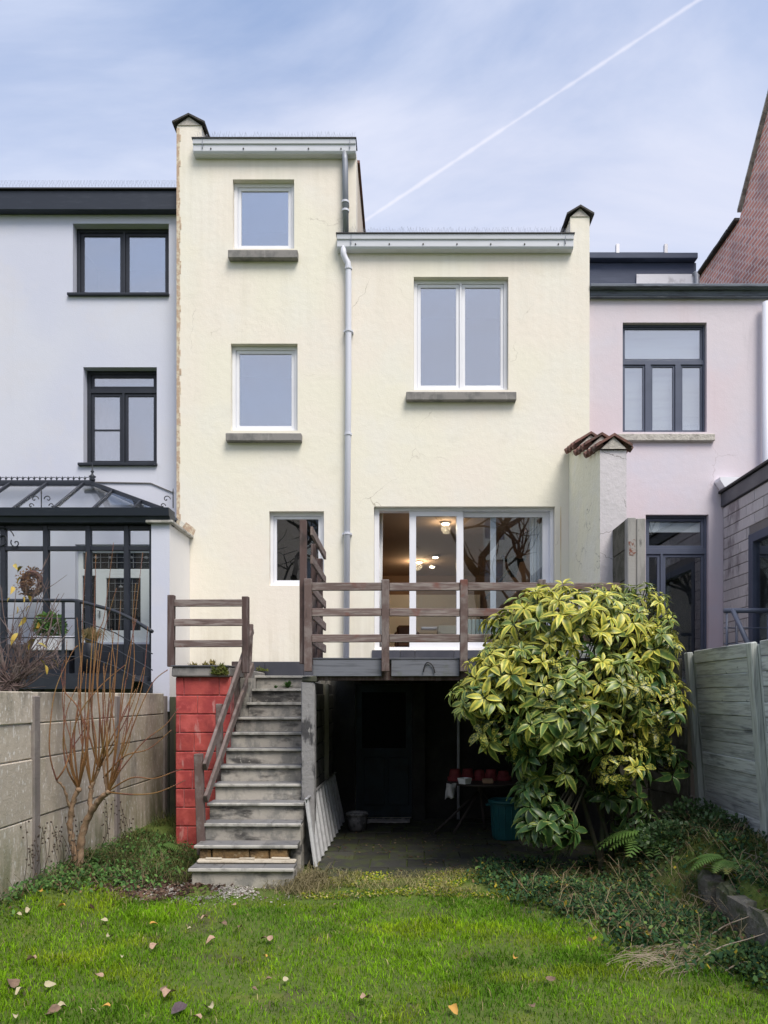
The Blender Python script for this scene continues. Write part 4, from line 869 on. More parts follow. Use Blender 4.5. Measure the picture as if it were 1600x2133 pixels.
# ------------------------------------------------------------------ red block wall and landing
rw = thing('red_block_wall', 'red painted concrete block wall under the landing', 'wall', (-2.4, 8.85, 0))
YR = 8.80; xl, xr_ = X(366,YR), X(484,YR)
MB().box(xl+.004, SXL-.002, YR+.012, YR+.18, 0, 2.06).build('mortar', K['redmortar'], rw)
hb = .2225; r = 0; z = 2.06
offs = [.10, .26, .05, .22, .28, .20, .10, .3, .14, .25]
while z > .05:
    zb_ = max(z-hb, 0); xx = xl; first = True
    while xx < SXL-.004:
        e = xl+offs[r] if first else xx+.42
        e = min(e, SXL-.004); first = False
        if e-xx > .03: MB().cbox(xx+.002, e-.006, YR-.001*(r % 2), YR+.10, zb_+.006, z-.006, .007, jit=.0015).build('block', K['redblock'], rw)
        xx = e
    z -= hb; r += 1
MB().box(xl+.004, xl+.16, YR+.182, 10.0, 0, 2.06).build('side_wall', K['redmortar'], rw)
ld = thing('landing_slab', 'grey concrete landing slab above the red block wall', 'slab', (-2.5, 9.8, 2.1))
MB().cbox(xl-.03, SXL-.004, YR-.05, YF-.03, 2.062, 2.175, .012, jit=.004).build('slab', K['stone'], ld)
MB().cbox(xl-.04, SXL-.003, YR-.07, YR+.25, 2.176, 2.195, .005).build('edge_strip', K['zincdark'], ld)
def moss(name, c, rx, ry, rz, n, label=None, ln=.03, mat=None):
    q = MB()
    for i in range(n):
        g = random.uniform(0, 6.28); r_ = random.random()**.5; xx_ = c[0]+rx*r_*math.cos(g); p = Vector((xx_, c[1]+ry*r_*math.sin(g), c[2]+random.random()**1.6*rz*(.25+.9*abs(math.sin(xx_*9.3)*math.sin(xx_*23+1)))))
        dv = (Vector(rng.normal(size=3))*.6+Vector((0,-.3,.8))).normalized(); s_ = dv.orthogonal().normalized()*ln*.22; l_ = ln*random.uniform(.5,1.3)
        q.add([p-s_, p+s_, p+dv*l_], [(0,1,2)])
    o = q.build(name, mat or K['moss']); o['kind'] = 'stuff'
    return tag(o, label, 'moss')
K['moss'] = M('moss', (.09,.115,.02,1), .95, [((.20,.18,.05,1), 14, .45, .65, .8), ((.03,.045,.012,1), 20, .5, .7, .7)])
moss('moss', (X(462,YR), YR-.075, 2.085), .10, .02, .11, 500, 'green moss tuft hanging on the landing slab edge', .035)
moss('moss', (X(430,10.9), 10.92, 2.196), .32, .04, .13, 900, 'yellowish moss fringe at the foot of the facade behind the landing', .06, M('dry_moss', (.22,.18,.06,1), .95, [((.09,.10,.03,1), 14, .45, .65, .8)]))
moss('moss', (X(545,10.9), 10.92, 2.2), .10, .03, .06, 160, 'small moss tuft on the tile plinth above the stairs', .03)

# ------------------------------------------------------------------ timber railings
def railing(name, label, posts, rails, parent_loc, pm=None, rm=None):
    t = thing(name, label, 'railing', parent_loc)
    for (x, y, w, dp, a, b, tx) in posts: MB().beam((x, y, a), (x+tx, y, b), w, dp, up=(0,1,0), c=.006).build('post', pm or K['wood'], t)
    for (p0, p1, w, h) in rails: MB().beam(p0, p1, w, h, c=.005).build('rail', rm or K['woodh'], t)
    return t
d_ = 9.0
railing('landing_railing', 'weathered brown wooden railing on the landing above the red wall',
        [(X(357,d_), d_, .08, .08, Z(1389,d_), Z(1240,d_), .004), (X(512,d_), d_, .08, .08, Z(1402,d_), Z(1243,d_), 0)],
        [(P(364,py,d_-.02)+Vector((0,0,0)), P(506,py-.5,d_-.02), .045, .085) for py in (1256.5,1297,1341)], (X(435,d_), d_, 2.195), K['darkwood'], K['woodh'])
sr = thing('stair_handrail', 'leaning grey brown wooden handrail beside the stairs', 'railing', (-2.1, 8.4, .3))
for (pa, pb, d, w, y0_) in ((( 421,1780),(414,1570),7.60,.085,0),((459,1640),(457,1466),8.50,.07,0),((492,1524),(491,1378),9.12,.085,0),((515,1432),(521,1300),9.55,.08,0)):
    MB().beam(P(*pa,d), P(*pb,d), w, .07, up=(0,1,0), c=.006).build('post', K['wood'], sr)
rm_ = M('grey_handrail', (.17,.135,.125,1), .9, [((.09,.06,.055,1), (14,7,7), .45, .65, .8), ((.27,.235,.22,1), (30,9,9), .55, .70, .6)], [((70,20,20), .6, .005)])
MB().beam(P(427,1598,7.55), P(526,1312,9.62), .035, .10, c=.005).build('rail', rm_, sr)
MB().beam(P(429,1665,7.55), P(527,1386,9.62), .035, .10, c=.005).build('rail', rm_, sr)

# ------------------------------------------------------------------ deck
YD = 8.0
dk = thing('timber_deck', 'grey weathered terrace deck on a pillar over the cellar entrance', 'deck', (.7, 9, 2.1))
dx0, dx1 = X(652,YD), 2.42
zt_ = 2.245
for i, y in enumerate(np.arange(YD+.03, YF-.03, .147)): MB().cbox(dx0, dx1, y, min(y+.142, YF-.031), zt_-.06, zt_-.002*(i % 3)-.02, .004).build('deck_board', K['greyboard'], dk)
MB().cbox(dx0, dx1, YD+.0, YD+.028, zt_-.022, zt_, .004).build('edge_strip', K['zincdark'], dk)
cuts = [(652,795),(815,957),(975,1110),(1125,1290)]
for a, b in cuts: MB().cbox(X(a,YD), min(X(b,YD), dx1), YD+.004, YD+.045, 2.045, zt_-.024, .004).build('fascia_board', K['greyboard'], dk)
MB().cbox(dx0+.01, dx1, YD+.046, YD+.14, 2.0, zt_-.061, .004).build('beam', K['darkwood'], dk)
for xx in np.arange(dx0+.3, dx1, .55): MB().box(xx, xx+.06, YD+.141, YF-.04, 2.03, zt_-.061).build('joist', K['darkwood'], dk)
MB().cbox(X(627,YD), X(655,YD), YD, YD+.15, 0, 1.985, .012, jit=.004).build('pillar', K['pillar'], dk)
MB().cbox(X(630,YD), X(660,YD), YD-.01, YD+.14, 1.986, 2.044, .01, jit=.006).build('bearing', K['mossdark'], dk)
MB().tube(spline([P(882,1400,7.985), P(886,1384,7.985), P(893,1380,7.985), P(902,1388,7.985), P(906,1402,7.985)], 5), .007, 5).build('cable_loop', K['black'], dk)
bw = thing('stair_side_wall', 'dark block wall carrying the staircase beside the cellar entrance', 'wall', (-1.03, 9.5, 0))
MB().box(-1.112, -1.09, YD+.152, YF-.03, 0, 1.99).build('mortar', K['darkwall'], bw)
bm = MB().cbox(0, .02, 0, .43, 0, .19, .006).mesh('block', M('dirty_block', (.15,.145,.125,1), .95, [((.07,.07,.06,1), 5, .45, .65, .8)], [(30,.6,.01)], rnd=.15))
for r in range(9):
    for c in range(6): place('block', bm, bw, (-1.09, YD+.16+c*.445+(.0 if r % 2 else .12), .02+r*.205)) if YD+.16+c*.445+.55 < YF else None
o = MB().beam((-1.05, 9.75, .0), (-1.05, 9.78, 1.99), .075, .03, up=(0,1,0)).build('plank', M('pale_plank', (.26,.25,.20,1), .9, [((.16,.15,.11,1), (30,30,2), .45, .65, .7)])); tag(o, 'pale upright plank against the wall under the deck', 'plank')
# deck railing
dr = thing('deck_railing', 'weathered wooden three-rail railing along the deck edge', 'railing', (.6, YD-.03, 2.1))
yr_ = YD-.035; xs_ = [642, 803, 966, 1128]
for k, px in enumerate(xs_):
    MB().beam((X(px,yr_), yr_, Z(1399,yr_)), (X(px,yr_), yr_, Z(1208 if k else 1206,yr_)), .083, .07, up=(0,1,0), c=.006).build('post', K['wood'], dr)
ends = xs_+[1300]
for k in range(4):
    a = X(ends[k],yr_)+.043; b = X(ends[k+1],yr_)-.043
    for py in (1222.5, 1276, 1329.5): MB().beam((a, yr_-.006+.004*(k % 2), Z(py,yr_)+random.uniform(-.004,.004)), (b, yr_-.006+.004*(k % 2), Z(py,yr_)+random.uniform(-.004,.004)), .035, .085, c=.005).build('rail', K['woodh'], dr)
scn = thing('slatted_screen', 'tall wooden screen with receding slats between stairs and deck', 'screen', (-1.07, 8.6, 2.2))
xs0 = X(632,YD+.02)
MB().beam((xs0,YD+.02,Z(1383,YD)), (xs0,YD+.02,Z(1083,YD)), .075, .07, up=(0,1,0), c=.006).build('post', K['darkwood'], scn)
for (y, zt2) in ((8.72,3.62),(9.32,3.56)): MB().beam((xs0+.03,y,2.2), (xs0+.03,y,zt2), .07, .07, up=(0,1,0), c=.006).build('post', K['darkwood'], scn)
rmy = M('grey_brown_slat', (.155,.115,.105,1), .88, [((.25,.215,.20,1), (30,4,30), .45, .65, .7), ((.07,.045,.042,1), (20,3,20), .55, .72, .7)], [((60,14,60), .5, .006)], rnd=.12)
for z in (3.62,3.31,3.0,2.72,2.44): MB().beam((xs0+.09,YD+.01,z), (xs0+.09,9.36,z-.015), .03, .095, c=.004).build('slat', rmy, scn)

# ------------------------------------------------------------------ right wooden fence (leaning into the garden)
wf = thing('wooden_fence', 'leaning grey green board fence with knotty planks', 'fence', (3.16, 7.85, .5)); wf.rotation_euler = (0, -.081, 0)
py_ = [7.85, 6.42, 4.99, 3.56]
def lbuild(mb, name, mat):
    me = mb.mesh(name, mat); o = bpy.data.objects.new(name, me); COL.objects.link(o); o.parent = wf; return o
for y in py_:
    lbuild(MB().cbox(-.045, .015, y-7.85-.05, y-7.85+.05, -.45, 1.80, .006), 'post', K['fence_wood_post'])
    lbuild(MB().cbox(.0155, .06, y-7.85-.08, y-7.85+.03, -.45, 1.78, .004), 'backing_post', K['fence_wood_post'])
nb = 13; bh_ = 1.72/nb
for i in range(3):
    for r in range(nb):
        a = .09+r*bh_; o_ = random.uniform(-.007,.005)
        y0_, y1_ = py_[i+1]-7.85+.051, py_[i]-7.85-.081; e_ = a+bh_-.0003; g_ = .005+random.random()*.003; b_ = a+.0003
        lbuild(MB().prism([(.02+o_,y0_,b_+g_), (.024+o_,y0_,b_+.002), (.036,y0_,b_), (.05,y0_,b_), (.05,y0_,e_), (.036,y0_,e_), (.024+o_,y0_,e_-.002), (.02+o_,y0_,e_-g_)], (0,y1_-y0_,0)), 'board', K['fence_wood'])
    lbuild(MB().cbox(.012, .05, py_[i+1]-7.85+.052, py_[i]-7.85-.082, -.45, .085, .006), 'base_board', K['gravel_board'])
o = thing('dark_boundary_panel', 'boundary panel with shade put into its dark colour, between the shrub and the wooden fence', 'fence', (2.8, 8.25, 0))
for r in range(6): MB().beam((2.83,8.59,.2+r*.37), (3.10-.03*r,7.93,.2+r*.37), .04, .365).build('panel', bpy.data.materials['dark_moss_and_shade_panel'], o)
for r in range(6): MB().cbox(2.47, 2.80, 8.54, 8.585, .02+r*.37, .385+r*.37, .005).build('panel', bpy.data.materials['dark_moss_and_shade_panel'], o)  # added to hide the pale posts: shade put into dark panels
# ------------------------------------------------------------------ paving and things under the deck
pv = thing('paving', 'dark mossy paving slabs under the deck', 'paving', (.8, 9.3, 0), kind='structure')
pm_ = [MB().cbox(0, .39, 0, .39, -.05, 0, .006, jit=.002).mesh('paving_slab', K['paving']) for i in range(3)]
pm_half = MB().cbox(0, .19, 0, .39, -.05, 0, .006).mesh('paving_slab', K['paving'])
for i in range(9):
    for j in range(9):
        x = -.98+i*.4+(.2 if j % 2 else 0); y = 7.45+j*.4
        if i == 0 and j % 2: place('paving_slab', pm_half, pv, (-.98, y, .012))
        if x+.39 > 2.42 or (j < 1 and i > 5): continue
        place('paving_slab', pm_[(i*5+j*3) % 3], pv, (x, y, .012+random.uniform(-.006,.008)), rot=(random.uniform(-.008,.008), random.uniform(-.008,.008), 0))
# corrugated sheet
sh = thing('corrugated_sheet', 'ribbed galvanised metal sheet leaning against the stair wall', 'metal sheet', (-1, 9.3, 0))
A, B, Cc, Dd = Vector((-.95,7.72,.035)), Vector((-.885,10.75,.03)), Vector((-1.05,7.74,.745)), Vector((-1.03,10.75,.72))
v = []; f = []; per = 11; prof_ = [(0,0),(.12,0),(.2,1),(.30,1),(.38,0),(1,0)]
us = [(k+u, h) for k in range(per) for u, h in prof_[:-1]]+[(per,0)]
nrm_ = (B-A).cross(Cc-A).normalized(); nrm_ = nrm_ if nrm_.x > 0 else -nrm_
for u, h in us:
    t = u/per; v.append(A.lerp(B,t)+nrm_*.022*h); v.append(Cc.lerp(Dd,t)+nrm_*.022*h)
f = [(2*i, 2*i+2, 2*i+3, 2*i+1) for i in range(len(us)-1)]
q = MB().add(v, f).build('ribbed_panel', K['sheet'], sh); s = q.modifiers.new('thick','SOLIDIFY'); s.thickness = .006
MB().beam(Cc+Vector((.01,0,.005)), Dd+Vector((.01,0,.005)), .03, .02).build('top_edge', K['alu'], sh)
# waste bin
bc = Vector((X(1055,9.4), 9.4, .02)); bn = thing('waste_bin', 'dark teal plastic dustbin standing under the deck', 'bin', bc)
tl = M('teal_plastic', (.012,.085,.095,1), .45, [((.02,.12,.13,1), 4, .45, .65, .6)])
MB().lathe([(.0,.0),(.165,.0),(.175,.02),(.20,.44),(.205,.46),(.195,.47),(.188,.44),(.16,.03),(.0,.03)], bc, 28).build('body', tl, bn, smooth=True)
MB().lathe([(.204,.455),(.228,.46),(.232,.485),(.22,.50),(.196,.49),(.194,.47)], bc, 28).build('rim', tl, bn, smooth=True)
for i in range(14):
    g = math.pi*2*i/14; MB().tube([bc+Vector((.176*math.cos(g),.176*math.sin(g),.04)), bc+Vector((.199*math.cos(g),.199*math.sin(g),.42))], .008, 5).build('rib', tl, bn)
for s in (-1,1): MB().tube(spline([bc+Vector((s*.20,-.05,.44)), bc+Vector((s*.25,-.04,.43)), bc+Vector((s*.25,.04,.43)), bc+Vector((s*.20,.05,.44))],4), .014, 6).build('handle', tl, bn)
# table with pots
YTb = 9.9; zt2 = Z(1626,YTb); tb = thing('garden_table', 'dark round garden table on splayed metal legs under the deck', 'table', (X(1010,YTb), YTb, .02))
c = Vector((X(1012,YTb), YTb, zt2)); kt_ = M('dark_table', (.055,.045,.042,1), .6)
MB().lathe([(.0,-.03),(.50,-.03),(.52,-.015),(.52,-.002),(.0,-.0)], c, 32).build('table_top', kt_, tb)
for (px, py, d2) in ((905,1705,9.75),(945,1728,9.7),(1010,1728,9.95),(1060,1700,10.3)): MB().tube([Vector((X(1000,YTb), YTb, zt2-.12)), Vector((X(px,d2), d2, .03))], .016, 8).build('leg', kt_, tb, smooth=True)
MB().tube([Vector((X(1000,YTb), YTb, zt2-.14)), Vector((X(1000,YTb), YTb, zt2-.03))], .045, 10).build('hub', kt_, tb)
rp = M('red_clay_pot', (.22,.035,.04,1), .75, [((.13,.02,.025,1), 6, .45, .65, .7)])
for k, (px, dx) in enumerate(((948,.0),(975,.06),(1000,.10),(1024,.08),(1050,.05))):
    cc = Vector((X(px,YTb), YTb+dx, zt2+.001)); hh = (.155,.15,.13,.14,.125)[k]
    p_ = thing('flower_pot', ['red upturned flower pot at the outer end of the garden table', 'dark red flower pot, second along the garden table', 'dark red flower pot in the middle of the table row', 'dark red flower pot, fourth along the garden table', 'dark red flower pot nearest the shrub on the garden table'][k], 'flower pot', cc, 'red flower pots on the garden table')
    MB().lathe([(.095,.0),(.10,.0),(.10,.035),(.088,.036),(.065,hh),(.0,hh)], cc, 18).build('body', rp, p_, smooth=False)
    MB().lathe([(.088,.0365),(.1015,.0365),(.1015,.05),(.086,.05)], cc, 18).build('rim', rp, p_)
cc = Vector((X(968,YTb-.36), YTb-.36, zt2+.001)); o = MB().lathe([(.0,.0),(.075,.0),(.095,.075),(.09,.075),(.07,.008),(.0,.008)], cc, 4).build('white_tray', K['curtain']); tag(o, 'small white plastic tray on the garden table edge', 'tray'); 
cc = Vector((X(1016,YTb-.3), YTb-.3, zt2+.001)); o = MB().cbox(cc.x-.07, cc.x+.07, cc.y-.04, cc.y+.04, cc.z, cc.z+.055, .01, jit=.006).build('brick', M('pale_brick', (.40,.26,.17,1), .9, [((.28,.17,.11,1), 12, .45, .65, .7)])); o.name = 'loose_brick'; tag(o, 'single pale loose brick lying on the garden table', 'brick')
def cloth(name, pts, label, cat='cloth', col=(.42,.40,.39,1)):
    n, m_ = len(pts), len(pts[0]); q = MB().add([p for r_ in pts for p in r_], [(i*m_+j, (i+1)*m_+j, (i+1)*m_+j+1, i*m_+j+1) for i in range(n-1) for j in range(m_-1)])
    o = q.build(name, M(name+'_fabric', col, .95, [((col[0]*.6,)*3+(1,), 9, .45, .65, .6)]), smooth=True); s = o.modifiers.new('t','SOLIDIFY'); s.thickness = .006
    return tag(o, label, cat)
e = Vector((X(940,YTb-.4), YTb-.42, zt2))
cloth('hanging_rag', [[e+Vector((.06-.12*i/5-.02*j/6, .05*math.sin(i*1.5+j*.5)-.02*j/6, .012 if j == 0 else .005-.03*j+.01*math.sin(i*2.2))) for j in range(7)] for i in range(6)], 'pale rag hanging over the garden table edge', col=(.55,.54,.53,1))
cloth('floor_cloth', [[Vector((X(766+i*8,10.6), 10.45+.05*j, .03+.045*abs(math.sin(i*1.3+j*.9))*(1-abs(j-3)/4.5)+.01*random.random())) for j in range(7)] for i in range(12)], 'crumpled grey dust sheet along the cellar door sill', col=(.36,.34,.33,1))
bc = Vector((X(744,10.0), 10.0, .02)); bu = thing('plaster_bucket', 'paint-spattered plastic bucket beside the metal sheet', 'bucket', bc)
gm = M('dirty_bucket', (.24,.235,.24,1), .7, [((.08,.08,.085,1), 11, .45, .6, .85), ((.5,.49,.47,1), 26, .6, .7, .7)])
MB().lathe([(.0,0),(.115,0),(.135,.24),(.13,.245),(.11,.02),(.0,.02)], bc, 24).build('body', gm, bu, smooth=True); MB().lathe([(.134,.20),(.148,.20),(.15,.235),(.136,.24)], bc, 24).build('rim', gm, bu, smooth=True)
MB().tube([bc+Vector((.15*math.cos(g), .15*math.sin(g)-.01*math.sin(g), .215-.05*math.sin(g))) for g in np.linspace(math.pi, 2*math.pi, 14)], .004, 5).build('handle', K['alu'], bu)

# ------------------------------------------------------------------ aucuba shrub
def leafmesh(L, W, fold, droop, nseg=5):
    v = []; f = []; e = []
    for i in range(nseg+1):
        t = i/nseg; w = W*math.sin(math.pi*min(.98, t**.85))**.8 if 0 < t < 1 else 0.0
        if i == nseg: w = .0
        y = L*t*(1-.12*droop*t); z = -droop*L*.55*t*t
        v += [(-w, y, z+fold*w), (0, y, z), (w, y, z+fold*w)]; e += [1, 0, 1]
    for i in range(nseg):
        a = i*3; f += [(a, a+1, a+4, a+3), (a+1, a+2, a+5, a+4)]
    return v, f, e
def leafmat(name, green, yellow, lo, hi, speck=None, hue=.1):
    m = bpy.data.materials.new(name); m.use_nodes = True; nt = m.node_tree; N = nt.nodes; L = nt.links; bs = N['Principled BSDF']
    bs.inputs['Roughness'].default_value = .38; bs.inputs['Specular IOR Level'].default_value = .45
    at = N.new('ShaderNodeAttribute'); at.attribute_name = 'edge'
    ge_ = N.new('ShaderNodeNewGeometry'); n = N.new('ShaderNodeTexNoise'); n.inputs['Scale'].default_value = speck or 38; n.inputs['Detail'].default_value = 3; L.new(ge_.outputs['Position'], n.inputs['Vector'])
    ad = N.new('ShaderNodeMath'); ad.operation = 'MULTIPLY_ADD'; ad.inputs[1].default_value = 1.1 if not speck else 2.2; L.new(n.outputs['Fac'], ad.inputs[0])
    if speck: ad.inputs[2].default_value = -.6
    else: L.new(at.outputs['Fac'], ad.inputs[2])
    r = N.new('ShaderNodeMapRange'); r.interpolation_type = 'SMOOTHSTEP'; r.inputs['From Min'].default_value = lo; r.inputs['From Max'].default_value = hi; L.new(ad.outputs[0], r.inputs['Value'])
    x = N.new('ShaderNodeMix'); x.data_type = 'RGBA'; x.inputs[6].default_value = green; x.inputs[7].default_value = yellow; L.new(r.outputs[0], x.inputs[0])
    n2 = N.new('ShaderNodeTexNoise'); n2.inputs['Scale'].default_value = 5; n2.inputs['Detail'].default_value = 2; L.new(ge_.outputs['Position'], n2.inputs['Vector'])
    hv = N.new('ShaderNodeHueSaturation'); hr = N.new('ShaderNodeMapRange'); hr.inputs['From Min'].default_value = .3; hr.inputs['From Max'].default_value = .7; hr.inputs['To Min'].default_value = .7; hr.inputs['To Max'].default_value = 1.3
    L.new(n2.outputs['Fac'], hr.inputs['Value']); L.new(hr.outputs[0], hv.inputs['Value']); L.new(x.outputs[2], hv.inputs['Color'])
    L.new(hv.outputs[0], bs.inputs['Base Color'])
    tr_ = N.new('ShaderNodeBsdfTranslucent'); L.new(hv.outputs[0], tr_.inputs[0]); mx = N.new('ShaderNodeMixShader'); mx.inputs[0].default_value = .18; L.new(bs.outputs[0], mx.inputs[1]); L.new(tr_.outputs[0], mx.inputs[2])
    L.new(mx.outputs[0], N['Material Output'].inputs[0])
    return m
KL = [leafmat('leaf_yellow', (.22,.28,.045,1), (.60,.55,.09,1), .6, 1.35), leafmat('leaf_green', (.035,.085,.022,1), (.20,.27,.07,1), 1.15, 1.75), leafmat('leaf_speckled', (.04,.085,.02,1), (.52,.48,.09,1), .38, .72, speck=75), leafmat('leaf_lime', (.085,.145,.03,1), (.32,.36,.08,1), .8, 1.5)]
variants = [leafmesh(.16,.031,.35,.75), leafmesh(.178,.032,.22,1.15), leafmesh(.125,.028,.55,.5)]
def setedge(me, e):
    a = me.attributes.new('edge', 'FLOAT', 'POINT'); a.data.foreach_set('value', e)
leafme = {}
for vi, (v, f, e) in enumerate(variants):
    for mi in range(4):
        q = MB().add(v, f); me = q.mesh('leaf', KL[mi], smooth=True); setedge(me, e); leafme[(vi,mi)] = me
def scatter_leaves(name, leaves, parent, mats, stuff=True):
    # leaves: list of (matrix, variant, material index) joined in one mesh
    V = []; Fc = []; E = []; Mi = []; o = 0; org = np.array(org_of(parent))
    vv = [(np.array(v), f, e) for v, f, e in variants]
    for mt, vi, mi in leaves:
        v, f, e = vv[vi]; m = np.array(mt); V.append(v@m[:3,:3].T+m[:3,3]-org); Fc += [tuple(i+o for i in q) for q in f]; E += e; Mi += [mi]*len(f); o += len(v)
    me = bpy.data.meshes.new(name); me.from_pydata(np.concatenate(V).tolist(), [], Fc)
    for q in mats: me.materials.append(q)
    me.polygons.foreach_set('material_index', Mi); me.polygons.foreach_set('use_smooth', [True]*len(Fc)); setedge(me, E); me.update()
    ob = bpy.data.objects.new(name, me); COL.objects.link(ob); ob.parent = parent
    if stuff: ob['kind'] = 'stuff'
    return ob
au = thing('aucuba_shrub', 'large spreading shrub with yellow variegated glossy leaves', 'shrub', (X(1240,7.5), 7.5, .2))
# lobes: px, py, rx, ry (sighted), distance, half depth, mix of (yellow, green, speckled, lime), rosettes
lobes = [(1175,1318,160,100,7.55,.70,(.62,.04,.02,.32),62),(1290,1300,105,88,7.75,.60,(.22,.16,.10,.52),44),(1085,1410,105,80,7.30,.48,(.42,.10,.02,.46),36),(1000,1455,58,48,7.20,.35,(.15,.20,.05,.60),16),
         (1210,1430,150,85,7.15,.45,(.36,.16,.04,.44),44),(1352,1350,48,75,7.60,.45,(.35,.15,.15,.35),22),(1356,1475,60,95,7.45,.42,(.08,.14,.70,.08),34),(1180,1500,115,62,7.05,.38,(.05,.42,.08,.45),30),
         (1060,1520,70,48,7.25,.30,(.0,.45,.40,.15),18),(1285,1570,60,70,7.15,.32,(.05,.25,.62,.08),18),(1135,1585,68,55,7.20,.32,(0,.70,.05,.25),15),(1120,1650,42,38,7.25,.25,(0,.95,.0,.05),10),
         (1140,1715,58,56,7.15,.28,(0,.82,.03,.15),15),(1370,1590,55,45,7.55,.30,(0,.85,.15,0),10),(1275,1660,60,40,7.50,.28,(0,.97,.03,0),8),(1320,1715,40,45,7.45,.22,(0,1,0,0),7),(1180,1400,120,100,7.7,.3,(0,.9,0,.1),22)]
leaves = []; stems_ = []
def lobe_in(p, skip):
    for k, l in enumerate(lobes):
        if k == skip: continue
        c = P(l[0], l[1], l[4]); s = l[4]/FPX
        if ((p.x-c.x)/(l[2]*s))**2+((p.y-c.y)/l[5])**2+((p.z-c.z)/(l[3]*s))**2 < .72: return True
    return False
for k, (px, py, rx, ry, d, rd, mixw, n) in enumerate(lobes):
    c = P(px, py, d); s = d/FPX; done = 0; tries = 0
    while done < n*1.95 and tries < n*32:
        tries += 1
        dv = Vector(rng.normal(size=3)); dv.normalize()
        if dv.y > .35 and random.random() < .7: continue
        if dv.z < -.55 and random.random() < .6: continue
        p = c+Vector((dv.x*rx*s, dv.y*rd, dv.z*ry*s))*random.uniform(.62,1.07)
        if lobe_in(p, k): continue
        if p.y > 7.9 and p.z < 2.3: p.y = 7.9-random.random()*.2
        if p.y > 7.85 and p.z < 3.1 and p.x < 2.3: p.y = 7.75-random.random()*.3
        done += 1
        nrm_ = Vector((dv.x/rx, dv.y/(rd/s), dv.z/ry)).normalized()
        ax = (nrm_*.75+Vector((0,-.15,.62))).normalized(); u = ax.orthogonal().normalized(); w = ax.cross(u)
        nl = random.randint(6,9); ph = random.random()*6.28; sc = random.uniform(.62,1.22)*(1.0 if k not in (1,) else .72)
        mi = random.choices(range(4), mixw)[0]
        stems_.append((p, ax))
        for j in range(nl):
            tier = j % 2; g = ph+j*2.4; el = (.10 if tier else .55)+random.uniform(-.15,.25)
            out = (u*math.cos(g)+w*math.sin(g)); dirv = (out*math.cos(el)+ax*math.sin(el)+Vector((0,0,-.52 if tier else -.2))+Vector(rng.normal(size=3))*.12).normalized()
            nz = (ax*math.cos(el)-out*math.sin(el)+Vector(rng.normal(size=3))*.12).normalized(); xx = dirv.cross(nz).normalized(); nz = xx.cross(dirv)
            m = Matrix((xx, dirv, nz)).transposed().to_4x4(); l_ = sc*random.uniform(.75,1.1)
            m = Matrix.Translation(p+dirv*.012)@m@Matrix.Diagonal((l_*random.uniform(.85,1.1), l_, l_, 1))
            mj = mi if random.random() < .85 else random.choices(range(4), mixw)[0]
            leaves.append((m, random.choices((0,1,2),(.45,.35,.2))[0], mj))
# nearest-in-view leaves become parts of their own
cells = {}
for i, (m, vi, mi) in enumerate(leaves):
    p = m@Vector((0,.08,0)); key = (round((p.x/p.y)*FPX/23), round((p.z-EYE)/p.y*FPX/23))
    if key not in cells or p.y < cells[key][0]: cells[key] = (p.y, i)
pick = sorted(i for _, i in sorted(cells.values())[:298]); ps = set(pick)
org = org_of(au)
for i in pick:
    m, vi, mi = leaves[i]; ob = bpy.data.objects.new('leaf', leafme[(vi,mi)]); COL.objects.link(ob); ob.parent = au
    ob.matrix_basis = Matrix.Translation(-org)@m
scatter_leaves('foliage', [l for i, l in enumerate(leaves) if i not in ps], au, KL)
bark = M('aucuba_bark', (.05,.045,.03,1), .85, [((.03,.045,.02,1), 14, .45, .65, .8)])
hubs = [P(1250,1560,7.55), P(1190,1480,7.5), P(1300,1450,7.6), P(1120,1470,7.4)]
q = MB(); base = P(1262,1745,7.5); base.z = .3
for h in hubs: q = MB().tube(spline([base+Vector((random.uniform(-.12,.12), random.uniform(-.08,.08), -.25)), base.lerp(h,.5)+Vector((random.uniform(-.1,.1),0,0)), h],6), [.028-.0012*i for i in range(13)], 7).build('stem', bark, au, smooth=True)
q = MB()
for p, ax in stems_:
    h = min(hubs, key=lambda t: (t-p).length); a = p-ax*.02; b = h.lerp(p, .35)
    q.tube(spline([h, b+Vector((0,0,.05)), p-ax*.12, a], 3), [.009]*5+[.006]*5, 4)
o = q.build('twigs', bark, au); o['kind'] = 'stuff'
# ------------------------------------------------------------------ pollarded shrub by the concrete fence
ps_ = thing('pollarded_shrub', 'leafless pollarded shrub with orange upright shoots by the concrete fence', 'shrub', (X(163,6.95), 6.95, .2))
bk1 = M('pale_bark', (.27,.18,.115,1), .9, [((.15,.095,.06,1), (20,20,9), .45, .65, .8), ((.36,.29,.21,1), 25, .55, .7, .6)], [(40,.7,.01)])
bk2 = M('orange_shoot', (.21,.105,.040,1), .7, [((.15,.055,.045,1), 3.0, .45, .6, .9), ((.20,.13,.035,1), 5, .5, .68, .8)])
dq = 6.85
def pts(*a): return [P(x, y, d) for x, y, d in a]
limbs = [(pts((165,1815,6.9),(168,1770,6.9),(176,1725,6.88),(190,1690,6.85),(212,1662,6.8),(226,1650,6.78)), .040, .022), (pts((163,1805,6.9),(152,1760,6.9),(146,1715,6.88),(152,1675,6.85),(163,1645,6.84)), .032, .020),
         (pts((190,1690,6.85),(188,1660,6.85),(196,1630,6.85),(205,1600,6.86)), .024, .014), (pts((152,1700,6.88),(140,1665,6.8),(132,1640,6.75),(118,1625,6.7)), .014, .008), (pts((226,1652,6.78),(218,1610,6.8),(216,1570,6.82)), .016, .010)]
for p_, r0, r1 in limbs:
    s_ = spline(p_, 5); n = len(s_); MB().tube([p+Vector(rng.normal(size=3))*.004 for p in s_], [r0+(r1-r0)*i/(n-1)*1+.003*math.sin(i*2.1) for i in range(n)], 9).build('limb', bk1, ps_, smooth=True)
